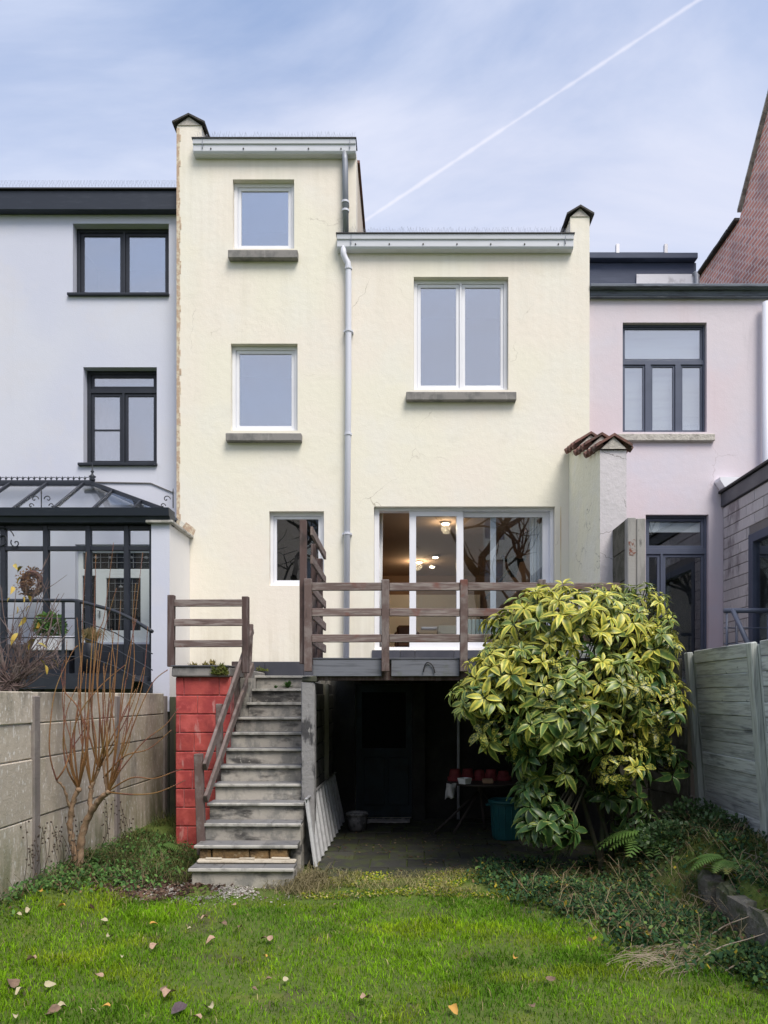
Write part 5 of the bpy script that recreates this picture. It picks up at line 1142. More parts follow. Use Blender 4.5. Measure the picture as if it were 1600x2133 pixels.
for (x, y, d, r) in ((164,1645,6.84,.030),(226,1650,6.78,.028),(205,1600,6.86,.022),(190,1640,6.85,.026)):
    c = P(x,y,d); MB().lathe([(.0,-r),(r*.8,-r*.6),(r,0),(r*.7,r*.7),(0,r)], c, 9).build('knuckle', bk1, ps_, smooth=True)
ctrl = [[(118,1625,6.7),(104,1570,6.62),(106,1500,6.65),(118,1430,6.75),(150,1360,6.9),(163,1345,6.95)],[(118,1625,6.7),(135,1600,6.7),(150,1560,6.8),(170,1530,6.85),(185,1500,6.9)],
        [(164,1645,6.84),(140,1600,6.78),(132,1540,6.78),(140,1480,6.8),(160,1430,6.85)],[(164,1645,6.84),(172,1560,6.8),(168,1450,6.85),(173,1330,6.9),(172,1290,6.9),(180,1150,6.95)],
        [(164,1640,6.84),(180,1560,6.75),(186,1450,6.8),(192,1340,6.85),(196,1290,6.9),(200,1155,6.95)],[(205,1600,6.86),(192,1500,6.8),(196,1400,6.8),(205,1320,6.85),(218,1280,6.9),(237,1130,6.95)],
        [(205,1600,6.86),(208,1500,6.9),(204,1420,6.9),(215,1330,6.95),(221,1300,6.95),(243,1225,6.95)],[(226,1650,6.78),(240,1580,6.8),(250,1500,6.85),(262,1420,6.9),(268,1390,6.9),(298,1150,7.0)],
        [(226,1650,6.78),(255,1570,6.8),(270,1470,6.85),(280,1380,6.9),(277,1290,6.95),(283,1215,7.0)],[(216,1570,6.82),(234,1480,6.85),(240,1420,6.9),(246,1340,6.9),(252,1250,6.95)],
        [(226,1650,6.78),(260,1560,6.75),(290,1480,6.75),(320,1420,6.8),(350,1395,6.85)],[(226,1640,6.78),(255,1600,6.7),(300,1545,6.7),(345,1510,6.75),(372,1475,6.8)],
        [(216,1620,6.8),(260,1575,6.7),(310,1560,6.7),(358,1520,6.7)],[(226,1650,6.78),(280,1655,6.6),(330,1650,6.6),(387,1625,6.6)],[(226,1648,6.78),(275,1620,6.65),(320,1622,6.6),(362,1608,6.6),(380,1602,6.6)],
        [(216,1580,6.8),(228,1540,6.8),(232,1470,6.85),(240,1400,6.85),(235,1350,6.9),(233,1310,6.9)],[(164,1640,6.84),(150,1590,6.75),(152,1530,6.75),(170,1480,6.75),(200,1440,6.8),(230,1410,6.9),(262,1385,6.95)],
        [(205,1600,6.86),(240,1540,6.8),(262,1500,6.8),(285,1440,6.85),(300,1390,6.9)],[(205,1600,6.86),(185,1530,6.8),(160,1470,6.8),(135,1440,6.85),(128,1400,6.9),(135,1375,6.9)]]
for k in range(24):
    b = random.choice([(164,1643,6.84),(205,1602,6.86),(226,1650,6.78),(216,1575,6.82),(190,1640,6.85)]); x, y, d = b; dx = random.uniform(-.5,.9); ln = random.uniform(130,380); 
    ctrl.append([b, (x+dx*40+random.uniform(-10,10), y-ln*.3, d-.08), (x+dx*70+random.uniform(-14,14), y-ln*.65, d-.02), (x+dx*(95 if dx > 0 else 50), y-ln, d+.05)])
for cpts in ctrl:
    pp = []
    for (x, y, d) in cpts:
        p = P(x,y,d)
        if p.z < 1.9 and p.x < -3.2: p = P(x, y, min(d, 3.17*FPX/(VPX-x)))
        pp.append(p)
    s_ = spline(pp, 6); n = len(s_); r0 = random.uniform(.0065,.0095)
    sh_ = MB().tube(s_, [r0*(1-.72*i/(n-1)) for i in range(n)], 5).build('shoot', bk2, ps_, smooth=True)
    q = MB()
    for i in range(3, n-1, 1):
        for u_ in (0,.5):
            p = s_[i].lerp(s_[i+1] if i+1 < n else s_[i], u_); r_ = r0*(1-.72*i/(n-1))+.0028; q.lathe([(0,-.007),(r_,0),(0,.009)], p, 4)
    if q.v: o = q.build('buds', bk2, sh_); o['kind'] = 'stuff'
# ------------------------------------------------------------------ bare shrub with yellow leaves behind the fence
bs_ = thing('bare_shrub', 'tangled purple-brown bare shrub with a few yellow leaves behind the fence', 'shrub', P(24,1450,6.75))
bk3 = M('purple_twig', (.125,.085,.080,1), .85, [((.22,.18,.165,1), 9, .45, .65, .7)])
yl = M('autumn_yellow_leaf', (.46,.32,.06,1), .6, [((.30,.26,.07,1), 9, .45, .6, .9), ((.42,.17,.06,1), 17, .62, .72, .7)])
random.seed(11); tips = []
root = P(22,1455,6.75); root.z = .6
MB().tube([P(22,1450,6.75)-Vector((0,0,1.4)), P(22,1436,6.75)], [.022,.016], 7).build('trunk', bk3, bs_)
for k in range(70):
    g = random.uniform(-1.6,1.45); ln = random.uniform(90,310)*(1 if g < .5 else .75); x0, y0 = 22+random.uniform(-22,16), 1440+random.uniform(-20,0); d = 6.75
    x1, y1 = x0+math.sin(g)*ln*.55+random.uniform(-20,20), y0-abs(math.cos(g*.8))*ln*.5-8; x2, y2 = x0+math.sin(g)*ln*.9+random.uniform(-30,30), y0-abs(math.cos(g))*ln-random.uniform(4,40)
    if x2 > 128: x2 = 128-random.uniform(0,20)
    x1 = min(x1,110); dd = random.uniform(-.18,.25); a = P(x0,y0,d); b = P(x1,y1,d+dd*.5); c = P(x2,y2,d+dd)
    a.x = min(a.x,-3.36); 
    b += Vector((random.gauss(0,.05),0,random.gauss(0,.04))); s_ = spline([a,a.lerp(b,.5)+Vector((random.gauss(0,.04),0,random.gauss(0,.03))),b,c],5); n = len(s_); r0 = random.uniform(.004,.0085)
    MB().tube(s_, [r0*(1-.65*i/(n-1)) for i in range(n)], 5).build('twig', bk3, bs_); tips.append((s_, r0))
q = MB()
for s_, r0 in tips:
    for t in range(5):
        i = random.randint(3, len(s_)-2); p = s_[i]; dv = (s_[i+1]-s_[i]).normalized(); dv = (dv+Vector(rng.normal(size=3))*.55).normalized(); l_ = random.uniform(.08,.26)
        q.tube([p, p+dv*l_*.5+Vector((0,0,.01)), p+dv*l_+Vector((0,0,.03))], [r0*.5,r0*.38,r0*.22], 4)
o = q.build('side_twigs', bk3, bs_); o['kind'] = 'stuff'
bl_ = {}
for vi, (v, f, e) in enumerate(variants):
    me = MB().add(v, f).mesh('autumn_leaf', yl, smooth=True); bl_[vi] = me
for (px, py, s_) in ((30,1175,.55),(48,1180,.6),(46,1200,.6),(38,1318,.7),(72,1330,.75),(58,1360,.6),(84,1375,.75),(108,1372,.6),(28,1222,.6),(62,1262,.6),(72,1285,.7),(80,1295,.7),(22,1245,.5),(60,1240,.55),(35,1262,.5),(78,1340,.5),(94,1385,.5),(66,1310,.6),(54,1285,.6),(48,1242,.55)):
    place('autumn_leaf', bl_[random.randint(0,2)], bs_, P(px,py,6.7), rot=(random.uniform(-1.2,.4), random.uniform(-.8,.8), random.uniform(0,6.28)), scale=s_)
random.seed(5)
# ------------------------------------------------------------------ lawn
def blades(name, pos, hts, wid, cols, lean, kind_label, cat):
    n = len(pos); g = rng.uniform(0, 2*np.pi, n); lx = np.cos(g)*lean; ly = np.sin(g)*lean; pa = rng.uniform(0, np.pi, n)
    sx = np.cos(pa)*wid; sy = np.sin(pa)*wid
    V = np.zeros((n,5,3)); b = pos
    V[:,0] = b+np.stack([-sx,-sy,0*sx],1); V[:,1] = b+np.stack([sx,sy,0*sx],1)
    mid = b+np.stack([lx*hts*.35, ly*hts*.35, hts*.6],1); V[:,2] = mid+np.stack([sx,sy,0*sx],1)*.75; V[:,3] = mid-np.stack([sx,sy,0*sx],1)*.75
    V[:,4] = b+np.stack([lx*hts, ly*hts, hts*(1-.35*np.minimum(lean,1.2))],1)
    me = bpy.data.meshes.new(name); me.vertices.add(n*5); me.vertices.foreach_set('co', V.reshape(-1).astype(np.float32))
    idx = (np.arange(n)[:,None]*5+np.array([0,1,2,3,3,2,4])[None]).reshape(-1)
    me.loops.add(n*7); me.loops.foreach_set('vertex_index', idx.astype(np.int32)); me.polygons.add(n*2)
    st_ = (np.arange(n)[:,None]*7+np.array([0,4])[None]).reshape(-1); me.polygons.foreach_set('loop_start', st_.astype(np.int32))
    me.update(calc_edges=True)
    ca = me.color_attributes.new('tint','FLOAT_COLOR','POINT'); cc = np.ones((n,5,4)); cc[:,:,:3] = cols[:,None,:]; ca.data.foreach_set('color', cc.reshape(-1).astype(np.float32))
    me.materials.append(K['blade']); ob = bpy.data.objects.new(name, me); COL.objects.link(ob); ob['kind'] = 'stuff'; ob['label'] = kind_label; ob['category'] = cat
    return ob
def blade_mat():
    m = M('grass_blade', (.1,.2,.03,1), .8, attr='tint', spec=.08); nt = m.node_tree; N = nt.nodes; L = nt.links; bs = N['Principled BSDF']; at = [n for n in N if n.type == 'ATTRIBUTE'][0]
    t = N.new('ShaderNodeBsdfTranslucent'); L.new(at.outputs['Color'], t.inputs[0]); x = N.new('ShaderNodeMixShader'); x.inputs[0].default_value = .3; L.new(bs.outputs[0], x.inputs[1]); L.new(t.outputs[0], x.inputs[2]); L.new(x.outputs[0], N['Material Output'].inputs[0]); return m
K['blade'] = blade_mat()
def vnoise(x, y, s, seed):
    r = np.random.default_rng(seed); tb = r.random((64,64)); X_ = x*s+100; Y_ = y*s+100; i = np.floor(X_).astype(int); j = np.floor(Y_).astype(int); u = X_-i; w = Y_-j; u = u*u*(3-2*u); w = w*w*(3-2*w)
    return (tb[i % 64, j % 64]*(1-u)+tb[(i+1) % 64, j % 64]*u)*(1-w)+(tb[i % 64,(j+1) % 64]*(1-u)+tb[(i+1) % 64,(j+1) % 64]*u)*w
def ivy_zone(x, y):   # the right-hand bed
    return sstep(.45, 1.25, x-.72*(7.35-y)*.0-1.05*np.maximum(0,(7.2-y))*.35+.25*(vnoise(x,y,2.2,3)-.5))*sstep(4.6,5.2,y+.4*(vnoise(x,y,3,9)-.5)+.35*(x-1.9))
def left_zone(x, y): return sstep(-2.15,-2.75, x+.6*(vnoise(x,y,1.7,4)-.5)-.38*(7.1-y)*-1*(y < 7.1))*sstep(4.9,5.5,y)
N0 = 210000
gx = rng.uniform(-3.35, 3.2, N0); gy = 3.2+4.9*rng.random(N0)**1.15
dn = vnoise(gx,gy,2.4,1); dn2 = vnoise(gx,gy,7,2)
keep = (rng.random(N0) < .25+.85*dn) & (ivy_zone(gx,gy) < .15+.85*rng.random(N0)) & (left_zone(gx,gy) < .15+.85*rng.random(N0))
far = sstep(6.55,7.15,gy+.5*(dn2-.5)); keep &= rng.random(N0) > far*(.30+.45*(dn2 > .5))
keep &= ~((gx > -2.15) & (gx < -1.03) & (gy > 7.02)) & ~((gx > -1.1) & (gy > 7.75)) & ~((gx > 2.5) & (gy < 6.4) & (rng.random(N0) < .6))
keep &= ~((gx > -2.6) & (gx < -1.2) & (gy > 6.75) & (rng.random(N0) < .75))
gx, gy, dn, dn2 = gx[keep], gy[keep], dn[keep], dn2[keep]; n = len(gx)
ht = (.022+.05*rng.random(n)**1.6+.035*np.maximum(0,dn2-.55)/.45)*(.75+.5*dn); ht *= .8*(1-.5*sstep(6.3,7.1,gy))
pos = np.stack([gx,gy,ground_h(gx,gy)-.004],1)
ga = np.array([.20,.38,.014]); gb = np.array([.105,.235,.016]); gc_ = np.array([.36,.44,.016]); gd = np.array([.40,.34,.17])
a = sstep(.30,.72,vnoise(gx,gy,1.6,5)+.35*(rng.random(n)-.5))[:,None]; b = sstep(.55,.85,vnoise(gx,gy,3.1,6)+.3*(rng.random(n)-.5))[:,None]
cols = gb*(1-a)+ga*a; cols = cols*(1-.5*b)+gc_*.5*b
dry = ((rng.random(n) < .035+.45*far[keep]*(dn2 > .5)))[:,None]; cols = np.where(dry, gd, cols); cols = cols*(rng.uniform(.66,1.25,n)*(.74+.5*vnoise(gx,gy,5.5,51)))[:,None]
blades('lawn_grass', pos, ht, .0022+.0014*rng.random(n), cols, .25+.75*rng.random(n), 'short uneven green lawn grass', 'grass')
# low ground-cover leaves
def cover(name, xs, ys, size, mat_cols, label, lift=.05, cat='ground cover', tilt=.5):
    n = len(xs); z = ground_h(xs,ys); V = []; nvs = 5
    cen = np.stack([xs,ys,z+lift*rng.random(n)],1); g = rng.uniform(0,2*np.pi,n); s = size*rng.uniform(.5,1.25,n)
    tx = rng.normal(0,tilt,n); ty = rng.normal(0,tilt,n)-.25
    ang = np.array([-2.4,-1.2,0,1.2,2.4]); rad = np.array([.8,1.0,1.15,1.0,.8])
    px_ = np.cos(g[:,None]+ang)*rad*s[:,None]; py_2 = np.sin(g[:,None]+ang)*rad*s[:,None]; pz = px_*tx[:,None]+py_2*(-ty[:,None])*.6
    V = cen[:,None,:]+np.stack([px_,py_2,pz],-1)
    me = bpy.data.meshes.new(name); me.vertices.add(n*5); me.vertices.foreach_set('co', V.reshape(-1).astype(np.float32))
    me.loops.add(n*5); me.loops.foreach_set('vertex_index', np.arange(n*5,dtype=np.int32)); me.polygons.add(n); me.polygons.foreach_set('loop_start', (np.arange(n)*5).astype(np.int32)); me.update(calc_edges=True)
    pick_ = rng.choice(len(mat_cols), n, p=[w for _, w in mat_cols]); cc = np.ones((n,5,4)); cc[:,:,:3] = (np.array([c for c,_ in mat_cols])[pick_]*(rng.uniform(.65,1.35,n)*(.6+1.0*vnoise(xs,ys,3.3,77)))[:,None])[:,None,:]
    ca = me.color_attributes.new('tint','FLOAT_COLOR','POINT'); ca.data.foreach_set('color', cc.reshape(-1).astype(np.float32)); me.materials.append(K['blade'])
    ob = bpy.data.objects.new(name, me); COL.objects.link(ob); ob['kind'] = 'stuff'; ob['label'] = label; ob['category'] = cat; return ob
n = 60000; x = rng.uniform(.3,3.15,n); y = rng.uniform(4.5,7.95,n); k_ = (ivy_zone(x,y) > .05+.9*rng.random(n)) & (rng.random(n) < .12+.88*sstep(.30,.62,vnoise(x,y,2.9,8))) & ~((x > 2.5) & (y < 6.2) & (rng.random(n) < .5))
x, y = x[k_], y[k_]
cover('ivy_ground_cover', x, y, .0155, [((.035,.08,.038),.46),((.065,.13,.045),.34),((.12,.18,.05),.14),((.42,.32,.04),.02),((.15,.10,.055),.04)], 'dark ivy and low weeds covering the bed beside the wooden fence', .12, tilt=.8)
n = 24000; x = rng.uniform(-3.22,-1.5,n); y = rng.uniform(4.9,8.7,n); k_ = (left_zone(x,y) > .05+.9*rng.random(n)) & ((y < 7.4) | (x < -2.15)) & (rng.random(n) < (.95-.35*sstep(7.2,8.2,y))*(.25+.9*vnoise(x,y,4.5,41))); x, y = x[k_], y[k_]
cover('leafy_weeds', x, y, .0145, [((.075,.16,.045),.50),((.12,.22,.06),.30),((.045,.10,.035),.14),((.16,.11,.06),.06)], 'low leafy weeds along the foot of the concrete fence', .10, tilt=.8)
n = 9000; x = rng.uniform(-1.0,1.6,n); y = 6.7+.95*rng.random(n); k_ = vnoise(x,y,4,12) > .42; x, y = x[k_], y[k_]
cover('moss_and_clover', x, y, .010, [((.24,.26,.02),.50),((.08,.15,.03),.32),((.38,.32,.15),.18)], 'yellow moss and clover at the paving edge', .025)
# coarse weeds by the red wall and tall dry stems
n = 8000; x = rng.uniform(-3.2,-2.12,n); y = rng.uniform(7.1,9.95,n); k_ = (vnoise(x,y,3,14) > .30) & ((y < 8.75) | (x < -2.78)); x, y = x[k_], y[k_]; n = len(x)
p_ = np.stack([x,y,ground_h(x,y)],1); a = rng.random(n)[:,None]
blades('rough_grass', p_, .04+.16*rng.random(n)**1.8*np.clip(vnoise(x,y,6,31)*2-.3,.2,1.5), np.full(n,.0032), (np.array([.06,.11,.035])*(1-a)+np.array([.17,.16,.06])*a), .5+.8*rng.random(n), 'rough dark tufted grass below the red block wall', 'grass')
n = 3000; x = rng.uniform(2.0,3.1,n); y = rng.uniform(6.2,7.7,n); k_ = vnoise(x,y,3,15) > .5; x, y = x[k_], y[k_]; n = len(x); a = rng.random(n)[:,None]
blades('bank_grass', np.stack([x,y,ground_h(x,y)],1), .05+.12*rng.random(n), np.full(n,.003), np.array([.09,.15,.04])*(1-a)+np.array([.26,.24,.08])*a, .5+.9*rng.random(n), 'mixed dry and green grass on the bank below the wooden fence', 'grass')
n = 1500; x = rng.normal(-1.0,.13,n); y = rng.normal(7.22,.18,n); a = rng.random(n)[:,None]
blades('straw_tuft', np.stack([x,y,ground_h(x,y)],1), .05+.13*rng.random(n), np.full(n,.0035), np.array([.36,.30,.18])*(1-a)+np.array([.16,.15,.07])*a, .8+.8*rng.random(n), 'bleached straw tuft at the foot of the metal sheet', 'grass')
n = 4200; x = rng.uniform(-1.0,1.5,n); y = 6.85+.75*rng.random(n); k_ = vnoise(x,y,3.5,61) > .5; x, y = x[k_], y[k_]; n = len(x); a = rng.random(n)[:,None]
blades('straw_patches', np.stack([x,y,ground_h(x,y)],1), .03+.06*rng.random(n), np.full(n,.0024), np.array([.42,.37,.20])*(1-a)+np.array([.20,.20,.06])*a, .9+.6*rng.random(n), 'bleached straw patches along the edge of the paving', 'dry grass')
n = 1100; x = rng.uniform(-.9,2.3,n); y = 7.5+2.6*rng.random(n)**1.5; k_ = vnoise(x,y,3,71) > .42; x, y = x[k_], y[k_]
o = cover('paving_litter', x, y, .014, [((.09,.06,.04),.5),((.05,.07,.02),.3),((.16,.12,.08),.2)], 'small dead leaves and moss crumbs on the paving under the deck', .008, 'leaf litter', .3); o.location.z = .022
# gravel and leaf litter beside the bottom step
n = 2600; x = rng.normal(-1.9,.42,n); y = rng.normal(6.92,.16,n); k_ = vnoise(x,y,5,21) > .38; x, y = x[k_], y[k_]
cover('pale_gravel', x, y, .011, [((.42,.40,.37),.55),((.28,.25,.22),.3),((.12,.08,.07),.15)], 'pale gravel scattered before the bottom step', .012, 'gravel', .25)
n = 1500; x = rng.normal(-2.42,.3,n); y = rng.normal(7.1,.28,n)
cover('leaf_litter', x, y, .02, [((.10,.06,.045),.5),((.16,.11,.08),.3),((.05,.035,.03),.2)], 'dark leaf litter and bare earth beside the stairs', .02, 'leaf litter', .5)
# ------------------------------------------------------------------ ferns
def fern(c, nf, ln, label, spread=(0,6.28), col=None):
    t = thing('fern', label, 'fern', c); c = Vector(c); m = col or K['fern']
    for i in range(nf):
        g = spread[0]+(spread[1]-spread[0])*(i+.5)/nf+random.uniform(-.15,.15); l_ = ln*random.uniform(.75,1.1); h = Vector((math.cos(g), math.sin(g), 0)); q = MB(); pp = []
        n = 20
        for k in range(n+1):
            u = k/n; pp.append(c+h*l_*(.75*u+.15*u*u)+Vector((0,0,l_*(.85*u-.95*u*u))))
        q.tube(pp, [.004*(1-.8*k/n) for k in range(n+1)], 4)
        sd_ = h.cross(Vector((0,0,1)))
        for k in range(3, n):
            u = k/n; w_ = l_*.26*math.sin(math.pi*min(1,(u*.92)+.06))**.8; tg = (pp[min(k+1,n)]-pp[k-1]).normalized()
            for s in (-1,1):
                e_ = pp[k]+(sd_*s+tg*.35).normalized()*w_-Vector((0,0,.12*w_)); b_ = tg*l_*.019
                q.add([pp[k]-b_, pp[k]+b_, (pp[k]+e_)/2+b_*.9, e_, (pp[k]+e_)/2-b_*.9], [(0,1,2,3,4)])
        q.build('frond', m, t)
    return t
K['fern'] = M('fern_green', (.085,.17,.035,1), .6, [((.15,.23,.05,1), 6, .45, .65, .8), ((.28,.24,.06,1), 4, .6, .72, .7)])
def gz(x, y): return float(ground_h(x, y))
x_, y_ = X(1372,7.2), 7.2; fern((x_, y_, gz(x_,y_)), 10, .62, 'large arching fern beside the wooden fence post', (2.2,5.6))
x_, y_ = X(1420,7.3), 7.3; fern((x_, y_, gz(x_,y_)), 7, .34, 'smaller fern above the large one on the bank', (1,6))
x_, y_ = X(1520,6.1), 6.1; fern((x_, y_, gz(x_,y_)), 7, .36, 'fern hanging over the stone edge of the bank', (2,5.5))
x_, y_ = X(322,8.2), 8.2; fern((x_, y_, gz(x_,y_)), 8, .36, 'dark fern at the end of the concrete fence', (2.4,6.8))
x_, y_ = X(1085,7.3), 7.25; fern((x_, y_, gz(x_,y_)), 6, .16, 'tiny fern on the moss before the dustbin', (1,6))
# scattered dry stalks and runners over the right bed
n = 900; x = rng.uniform(1.0,3.0,n); y = rng.uniform(5.2,7.4,n); k_ = ivy_zone(x,y) > .4; x, y = x[k_], y[k_]; n = len(x); a = rng.random(n)[:,None]
blades('dry_stalks', np.stack([x,y,ground_h(x,y)+.04],1), .10+.22*rng.random(n)**2, np.full(n,.0026), np.array([.40,.33,.20])*(1-a)+np.array([.20,.14,.09])*a, 1.2+.5*rng.random(n), 'dry straw stalks lying among the ivy of the bed', 'dry grass')
n = 700; x = rng.uniform(-3.2,-2.2,n); y = rng.uniform(5.6,8.4,n); k_ = left_zone(x,y) > .3; x, y = x[k_], y[k_]; n = len(x); a = rng.random(n)[:,None]
blades('dry_weed_stalks', np.stack([x,y,ground_h(x,y)+.03],1), .08+.20*rng.random(n)**2, np.full(n,.0024), np.array([.30,.25,.15])*(1-a)+np.array([.13,.10,.06])*a, .9+.7*rng.random(n), 'dry straw stalks among the weeds by the concrete fence', 'dry grass')
dark_stem = M('ivy_stem', (.08,.06,.04,1), .9)
K['ivyleaf'] = M('dark_ivy_leaf', (.04,.085,.03,1), .5, [((.09,.15,.045,1), 20, .5, .66, .8), ((.45,.36,.05,1), 26, .66, .70, .9), ((.02,.04,.018,1), 9, .5, .7, .7)])
for (px, d, h, l_) in ((1440,7.35,.20,'low ivy bush with yellow flecks at the foot of the far fence post'), (1500,6.85,.16,'low ivy bush with yellow flecks halfway along the fence foot'), (1395,6.9,.15,'low ivy bush between the large fern and the lawn bed')):
    x_ = X(px,d); t = thing('ivy_bush', l_, 'shrub', (x_, d, gz(x_,d)), 'ivy bushes on the bank')
    leaf_cloud('foliage', K['ivyleaf'], (x_, d, gz(x_,d)+.08), .30, h, 900, .045, .017, t, .3)
    for k in range(5): MB().tube([(x_,d,gz(x_,d)-.02), (x_+random.uniform(-.2,.2), d+random.uniform(-.15,.15), gz(x_,d)+h*.9)], [.008,.003], 5).build('stem', dark_stem, t)
# stone edging and debris on the right
K['mossrock'] = M('mossy_rock', (.15,.14,.12,1), .95, [((.07,.085,.035,1), 4, .42, .6, .85), ((.26,.24,.21,1), 14, .55, .7, .6)], [(9,.9,.04),(40,.6,.01)])
ed = thing('stone_edging', 'rough stone edge holding the bank below the wooden fence', 'edging', (2.58, 5.6, 0))
for i in range(6):
    y0_ = 4.5+i*.31; MB().cbox(2.50+.02*math.sin(i*2), 2.66, y0_, y0_+.29, -.05, .33+random.uniform(-.06,.03), .035, jit=.028).build('stone', K['mossrock'], ed)
dm = M('dead_stalk', (.36,.30,.23,1), .9, [((.20,.15,.12,1), 9, .45, .65, .8)])
q = MB()
for i in range(120):
    d_ = random.uniform(4.95,5.35); a_ = Vector((X(random.uniform(1330,1500),d_), d_, 0)); g_ = math.pi+random.gauss(.25,.45); l_ = random.uniform(.12,.42); bend = random.gauss(.5,.4)
    pp = [a_]
    for k in range(6): g_ += bend/6; pp.append(pp[-1]+Vector((math.cos(g_), math.sin(g_), 0))*l_/6)
    hh = random.random()**2*.07
    for k, p in enumerate(pp): p.z = gz(p.x,p.y)+.012+hh*math.sin(math.pi*k/6)
    q.tube(pp, .0016, 3)
tag(q.build('dead_grass_clump', dm), 'flattened brown clump of dead grass at the lawn edge', 'dead grass', kind='stuff')
for k, (a, b, d0, d1, l_) in enumerate([((1285,1976),(1480,1990),5.6,5.5,'straight pale twig lying across the bed'),((1445,2035),(1605,1940),5.05,5.15,'long pale twig rising out past the stone edging'),((1460,1990),(1605,1945),5.4,5.3,'thin twig crossing behind the long pale twig'),((1510,2060),(1605,2000),4.9,5.0,'short twig low in the corner below the long one')]):
    p0, p1 = P(*a,d0), P(*b,d1); p0.z = max(p0.z, gz(p0.x,p0.y)+.01); p1.z = max(p1.z, gz(p1.x,p1.y)+.02)
    o = MB().tube(spline([p0, p0.lerp(p1,.35)+Vector((0,0,.03)), p0.lerp(p1,.7)+Vector((0,0,.01)), p1],5), [.006-.00022*i for i in range(16)], 5).build('fallen_twig', dm, smooth=True); tag(o, l_, 'twig', 'fallen twigs in the bed')
o = MB().tube([P(1352,1950,5.75), P(1362,1938,5.75), P(1368,1925,5.8)], [.022,.024,.02], 8).build('root_stump', M('orange_root', (.30,.11,.05,1), .9, [((.15,.06,.04,1), 16, .45, .65, .8)], [(30,.6,.01)])); tag(o, 'short orange-brown root stub sticking out of the bed', 'root')
o = MB(); 
for i in range(60):
    c = Vector((X(1560,6.0)+random.gauss(0,.10), 6.0+random.gauss(0,.14), 0)); c.z = gz(c.x,c.y)+.03; dv = Vector(rng.normal(size=3)); dv.z = abs(dv.z)*.25; dv.normalize(); o.tube([c, c+dv*random.uniform(.08,.25)], [.003,.0015], 3)
tag(o.build('twig_heap', dm), 'heap of small dry twigs on the bank by the fence', 'twigs', kind='stuff')
for (px, py, d, h, l_) in ((60,1790,6.3,.55,'dry seed-head stalks against the nearest fence panel'),(110,1760,6.9,.45,'dry seed-head stalks beside the fence post and shrub'),(225,1740,7.9,.5,'dark seed-head stalks behind the pollarded shrub')):
    t = thing('seed_stalks', l_, 'dry plant', P(px,1830,d), 'dry stalks along the fence'); km = M('dark_stalk', (.06,.045,.035,1), .9) if 'dark_stalk' not in bpy.data.materials else bpy.data.materials['dark_stalk']
    for i in range(9):
        x_ = max(X(px,d)+random.uniform(-.25,.25), -3.19); y_ = d+random.uniform(-.25,.25); z_ = gz(x_,y_); tp = Vector((max(-3.21,x_+random.uniform(-.1,.12)), y_+random.uniform(-.1,.1), z_+h*random.uniform(.55,1.1)))
        st2 = MB().tube(spline([(x_,y_,z_), Vector((x_,y_,z_)).lerp(tp,.5)+Vector((.03,0,0)), tp],4), .0022, 4).build('stalk', km, t)
        for k in range(4): c = tp-Vector((random.uniform(-.04,.04), 0, k*.045)); MB().lathe([(0,-.011),(.011,0),(0,.011)], c, 6).build('seed_head', km, st2)
# fallen leaves on the lawn
lt = [M('leaf_tan', (.40,.27,.19,1), .8, [((.26,.17,.12,1), 40, .45, .65, .7)]), M('leaf_brown', (.20,.13,.09,1), .8, [((.12,.08,.06,1), 40, .45, .65, .7)]), M('leaf_ochre', (.48,.27,.06,1), .75), M('leaf_purple', (.075,.05,.06,1), .7, [((.13,.10,.11,1), 40, .45, .65, .7)]), M('leaf_pale', (.42,.37,.24,1), .8)]
def curl(nv, seed, rx=.05, ry=.036):
    r = random.Random(seed); v = [(0,0,.004)]; n = 10; k1 = r.uniform(.4,1.3); ph = r.random()*6
    for i in range(n):
        g = 2*math.pi*i/n; rr = 1+.18*math.sin(3*g+ph)+r.uniform(-.08,.08); x = rx*rr*math.cos(g); y = ry*rr*math.sin(g); v.append((x*.5,y*.5,.25*k1*(y*y)/.04)); 
    for i in range(n):
        g = 2*math.pi*i/n; rr = 1+.18*math.sin(3*g+ph)+r.uniform(-.08,.08); x = rx*rr*math.cos(g); y = ry*rr*math.sin(g); v.append((x,y,.6*k1*(y*y)/.04+.012*math.sin(2*g+ph)))
    f = [(0,1+i,1+(i+1) % n) for i in range(n)]+[(1+i,11+i,11+(i+1) % n,1+(i+1) % n) for i in range(n)]
    return v, f
cm = {}
for s in range(5):
    for m_ in range(5): v, f = curl(0, s); cm[(s,m_)] = MB().add(v,f).mesh('fallen_leaf', lt[m_], smooth=True)
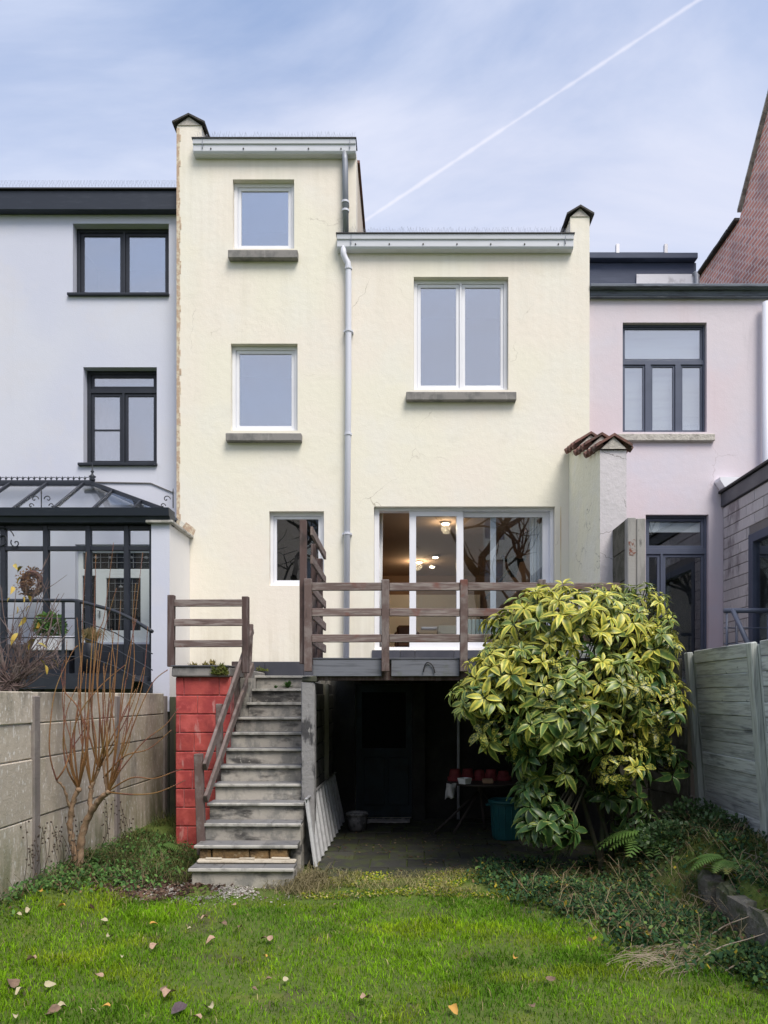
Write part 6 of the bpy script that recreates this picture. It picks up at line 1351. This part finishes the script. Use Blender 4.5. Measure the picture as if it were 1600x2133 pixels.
spots = [(66,1997,0,1.0,None),(25,2045,1,1.5,'large crumpled brown leaf at the lawn edge by the fence'),(42,2060,4,.9,None),(105,2045,4,1.0,None),(205,2028,0,1.0,None),(323,1972,0,1.1,None),(440,1955,0,1.1,None),(352,2070,0,1.4,'broad tan leaf lying in the near lawn'),(342,2060,1,.8,None),(371,2100,3,1.45,'dark purple rounded leaf in the near lawn'),
    (437,2095,4,1.0,None),(410,2115,0,.9,None),(128,1911,2,1.0,'orange leaf on the lawn near the fence weeds'),(320,1920,2,.9,'small upright orange leaf in the middle of the lawn'),(216,1915,4,.9,None),(426,1908,0,.9,None),(465,1922,1,1.0,None),(500,1932,1,.7,None),(550,1956,1,.8,None),(487,1885,0,.7,None),(228,1948,4,.9,None),
    (38,1940,4,.8,None),(60,1930,4,.9,None),(85,1898,2,.8,'yellow leaf among the weeds at the lawn edge'),(110,2100,1,1.2,None),(130,2090,4,.8,None),(222,2090,2,.7,None),(560,2034,1,.6,None),(530,2054,1,.6,None),(595,2035,4,.7,None),(255,1992,4,.5,None),(193,2098,4,.6,None),(552,1990,2,.5,None),
    (1108,2092,1,.9,None),(1147,2035,1,1.0,None),(1072,1990,2,.7,'yellowish leaf in the lawn towards the shrub'),(945,2107,2,1.0,'bright yellow leaf low in the near lawn'),(760,2076,0,1.0,None),(562,1957,0,.9,None),(395,1930,4,.6,None),(35,2115,4,.7,None),(700,1880,1,.7,None),(1225,1890,2,.6,None),(1240,1860,2,.7,None)]
gen = {0:'tan curled leaf fallen on the lawn',1:'brown withered leaf fallen on the lawn',2:'small ochre leaf fallen on the grass',4:'pale bleached leaf fallen on the lawn'}
plain = {}
for k, (px, py, m_, s, lab) in enumerate(spots):
    d = FPX*(EYE-.05)/(py-HPY); x_, y_ = X(px,d), d; z_ = gz(x_,y_)+.045
    o = place('fallen_leaf', cm[(k % 5, m_)], None, (x_,y_,z_), rot=(random.uniform(-.5,.3), random.uniform(-.4,.4), random.uniform(0,6.28)), scale=s*.70)
    tag(o, lab or gen[m_], 'leaf', 'fallen leaves on the lawn')
    if not lab: plain.setdefault(m_, []).append((px, o))
ORD = ['leftmost','second','third','fourth','fifth','sixth','seventh','eighth','ninth','tenth','eleventh','twelfth','thirteenth','fourteenth','fifteenth','rightmost']
for m_, l_ in plain.items():
    l_.sort(key=lambda t: t[0]); nm = {0:'tan curled',1:'brown withered',2:'small ochre',4:'pale bleached'}[m_]
    for i, (_, o) in enumerate(l_): o['label'] = ('leftmost of the %s leaves fallen on the lawn' % nm) if i == 0 else ('rightmost of the %s leaves fallen on the lawn' % nm) if i == len(l_)-1 else '%s from the left of the %s leaves fallen on the lawn' % (ORD[i], nm)
# ------------------------------------------------------------------ what the panes mirror: trees and houses at the far end of the garden
def bare_tree(c, h, label, seed):
    r = random.Random(seed); t = thing('bare_tree', label, 'tree', c); tr_ = MB(); cr = MB(); km = bpy.data.materials.get('dark_bark') or M('dark_bark', (.045,.037,.03,1), .9)
    def grow(p, dv, ln, rad, lev):
        n = 4; pp = [p]; d = dv.copy()
        for i in range(n):
            d = (d+Vector((r.gauss(0,.16), r.gauss(0,.16), r.gauss(0,.10)+.04))).normalized(); pp.append(pp[-1]+d*ln/n)
        (tr_ if lev < 2 else cr).tube(pp, [rad*(1-.4*i/n) for i in range(n+1)], 6 if lev < 2 else 3, cap=False)
        if lev >= 5: return
        for k in range(3 if lev < 4 else 2):
            i = r.randint(2,n) if k else n; nd = (d+Vector((r.gauss(0,.75), r.gauss(0,.75), r.gauss(.15,.45)))).normalized(); grow(pp[i], nd, ln*r.uniform(.6,.8), rad*.56, lev+1)
    grow(Vector(c), Vector((.02,0,1)), h*.30, h*.026, 0)
    tr_.build('trunk', km, t, smooth=True); o = cr.build('crown', km, t); o['kind'] = 'stuff'
bare_tree((2.2,-9.5,0), 19, 'bare tree mirrored in the sliding door panes', 3); bare_tree((-4.6,-9,0), 15, 'bare tree mirrored in the narrow lower window', 8)
mh = thing('mirrored_house', 'row of pale houses mirrored faintly in the lower panes', 'house', (0,-21,0))
ops = [(x, x+1.3, z, z+1.8) for x in np.arange(-21.5,20,5.2) for z in (1.2,4.6,8.0,11)]
MB().wall([(-24,24,0,13.2)], ops, -21.3, -21.0).build('wall', M('far_brick', (.62,.50,.42,1), .95, [((.82,.79,.74,1), (.25,.25,.01), .48, .52, .9, 1)]), mh)
for a in ops: MB().box(a[0], a[1], -21.25, -21.2, a[2], a[3]).build('window', K['zinc'], mh)
MB().prism([(-24,-20.7,13.2),(-24,-25,14.5),(-24,-29,13.2)], (48,0,0)).build('roof', K['terra'], mh)
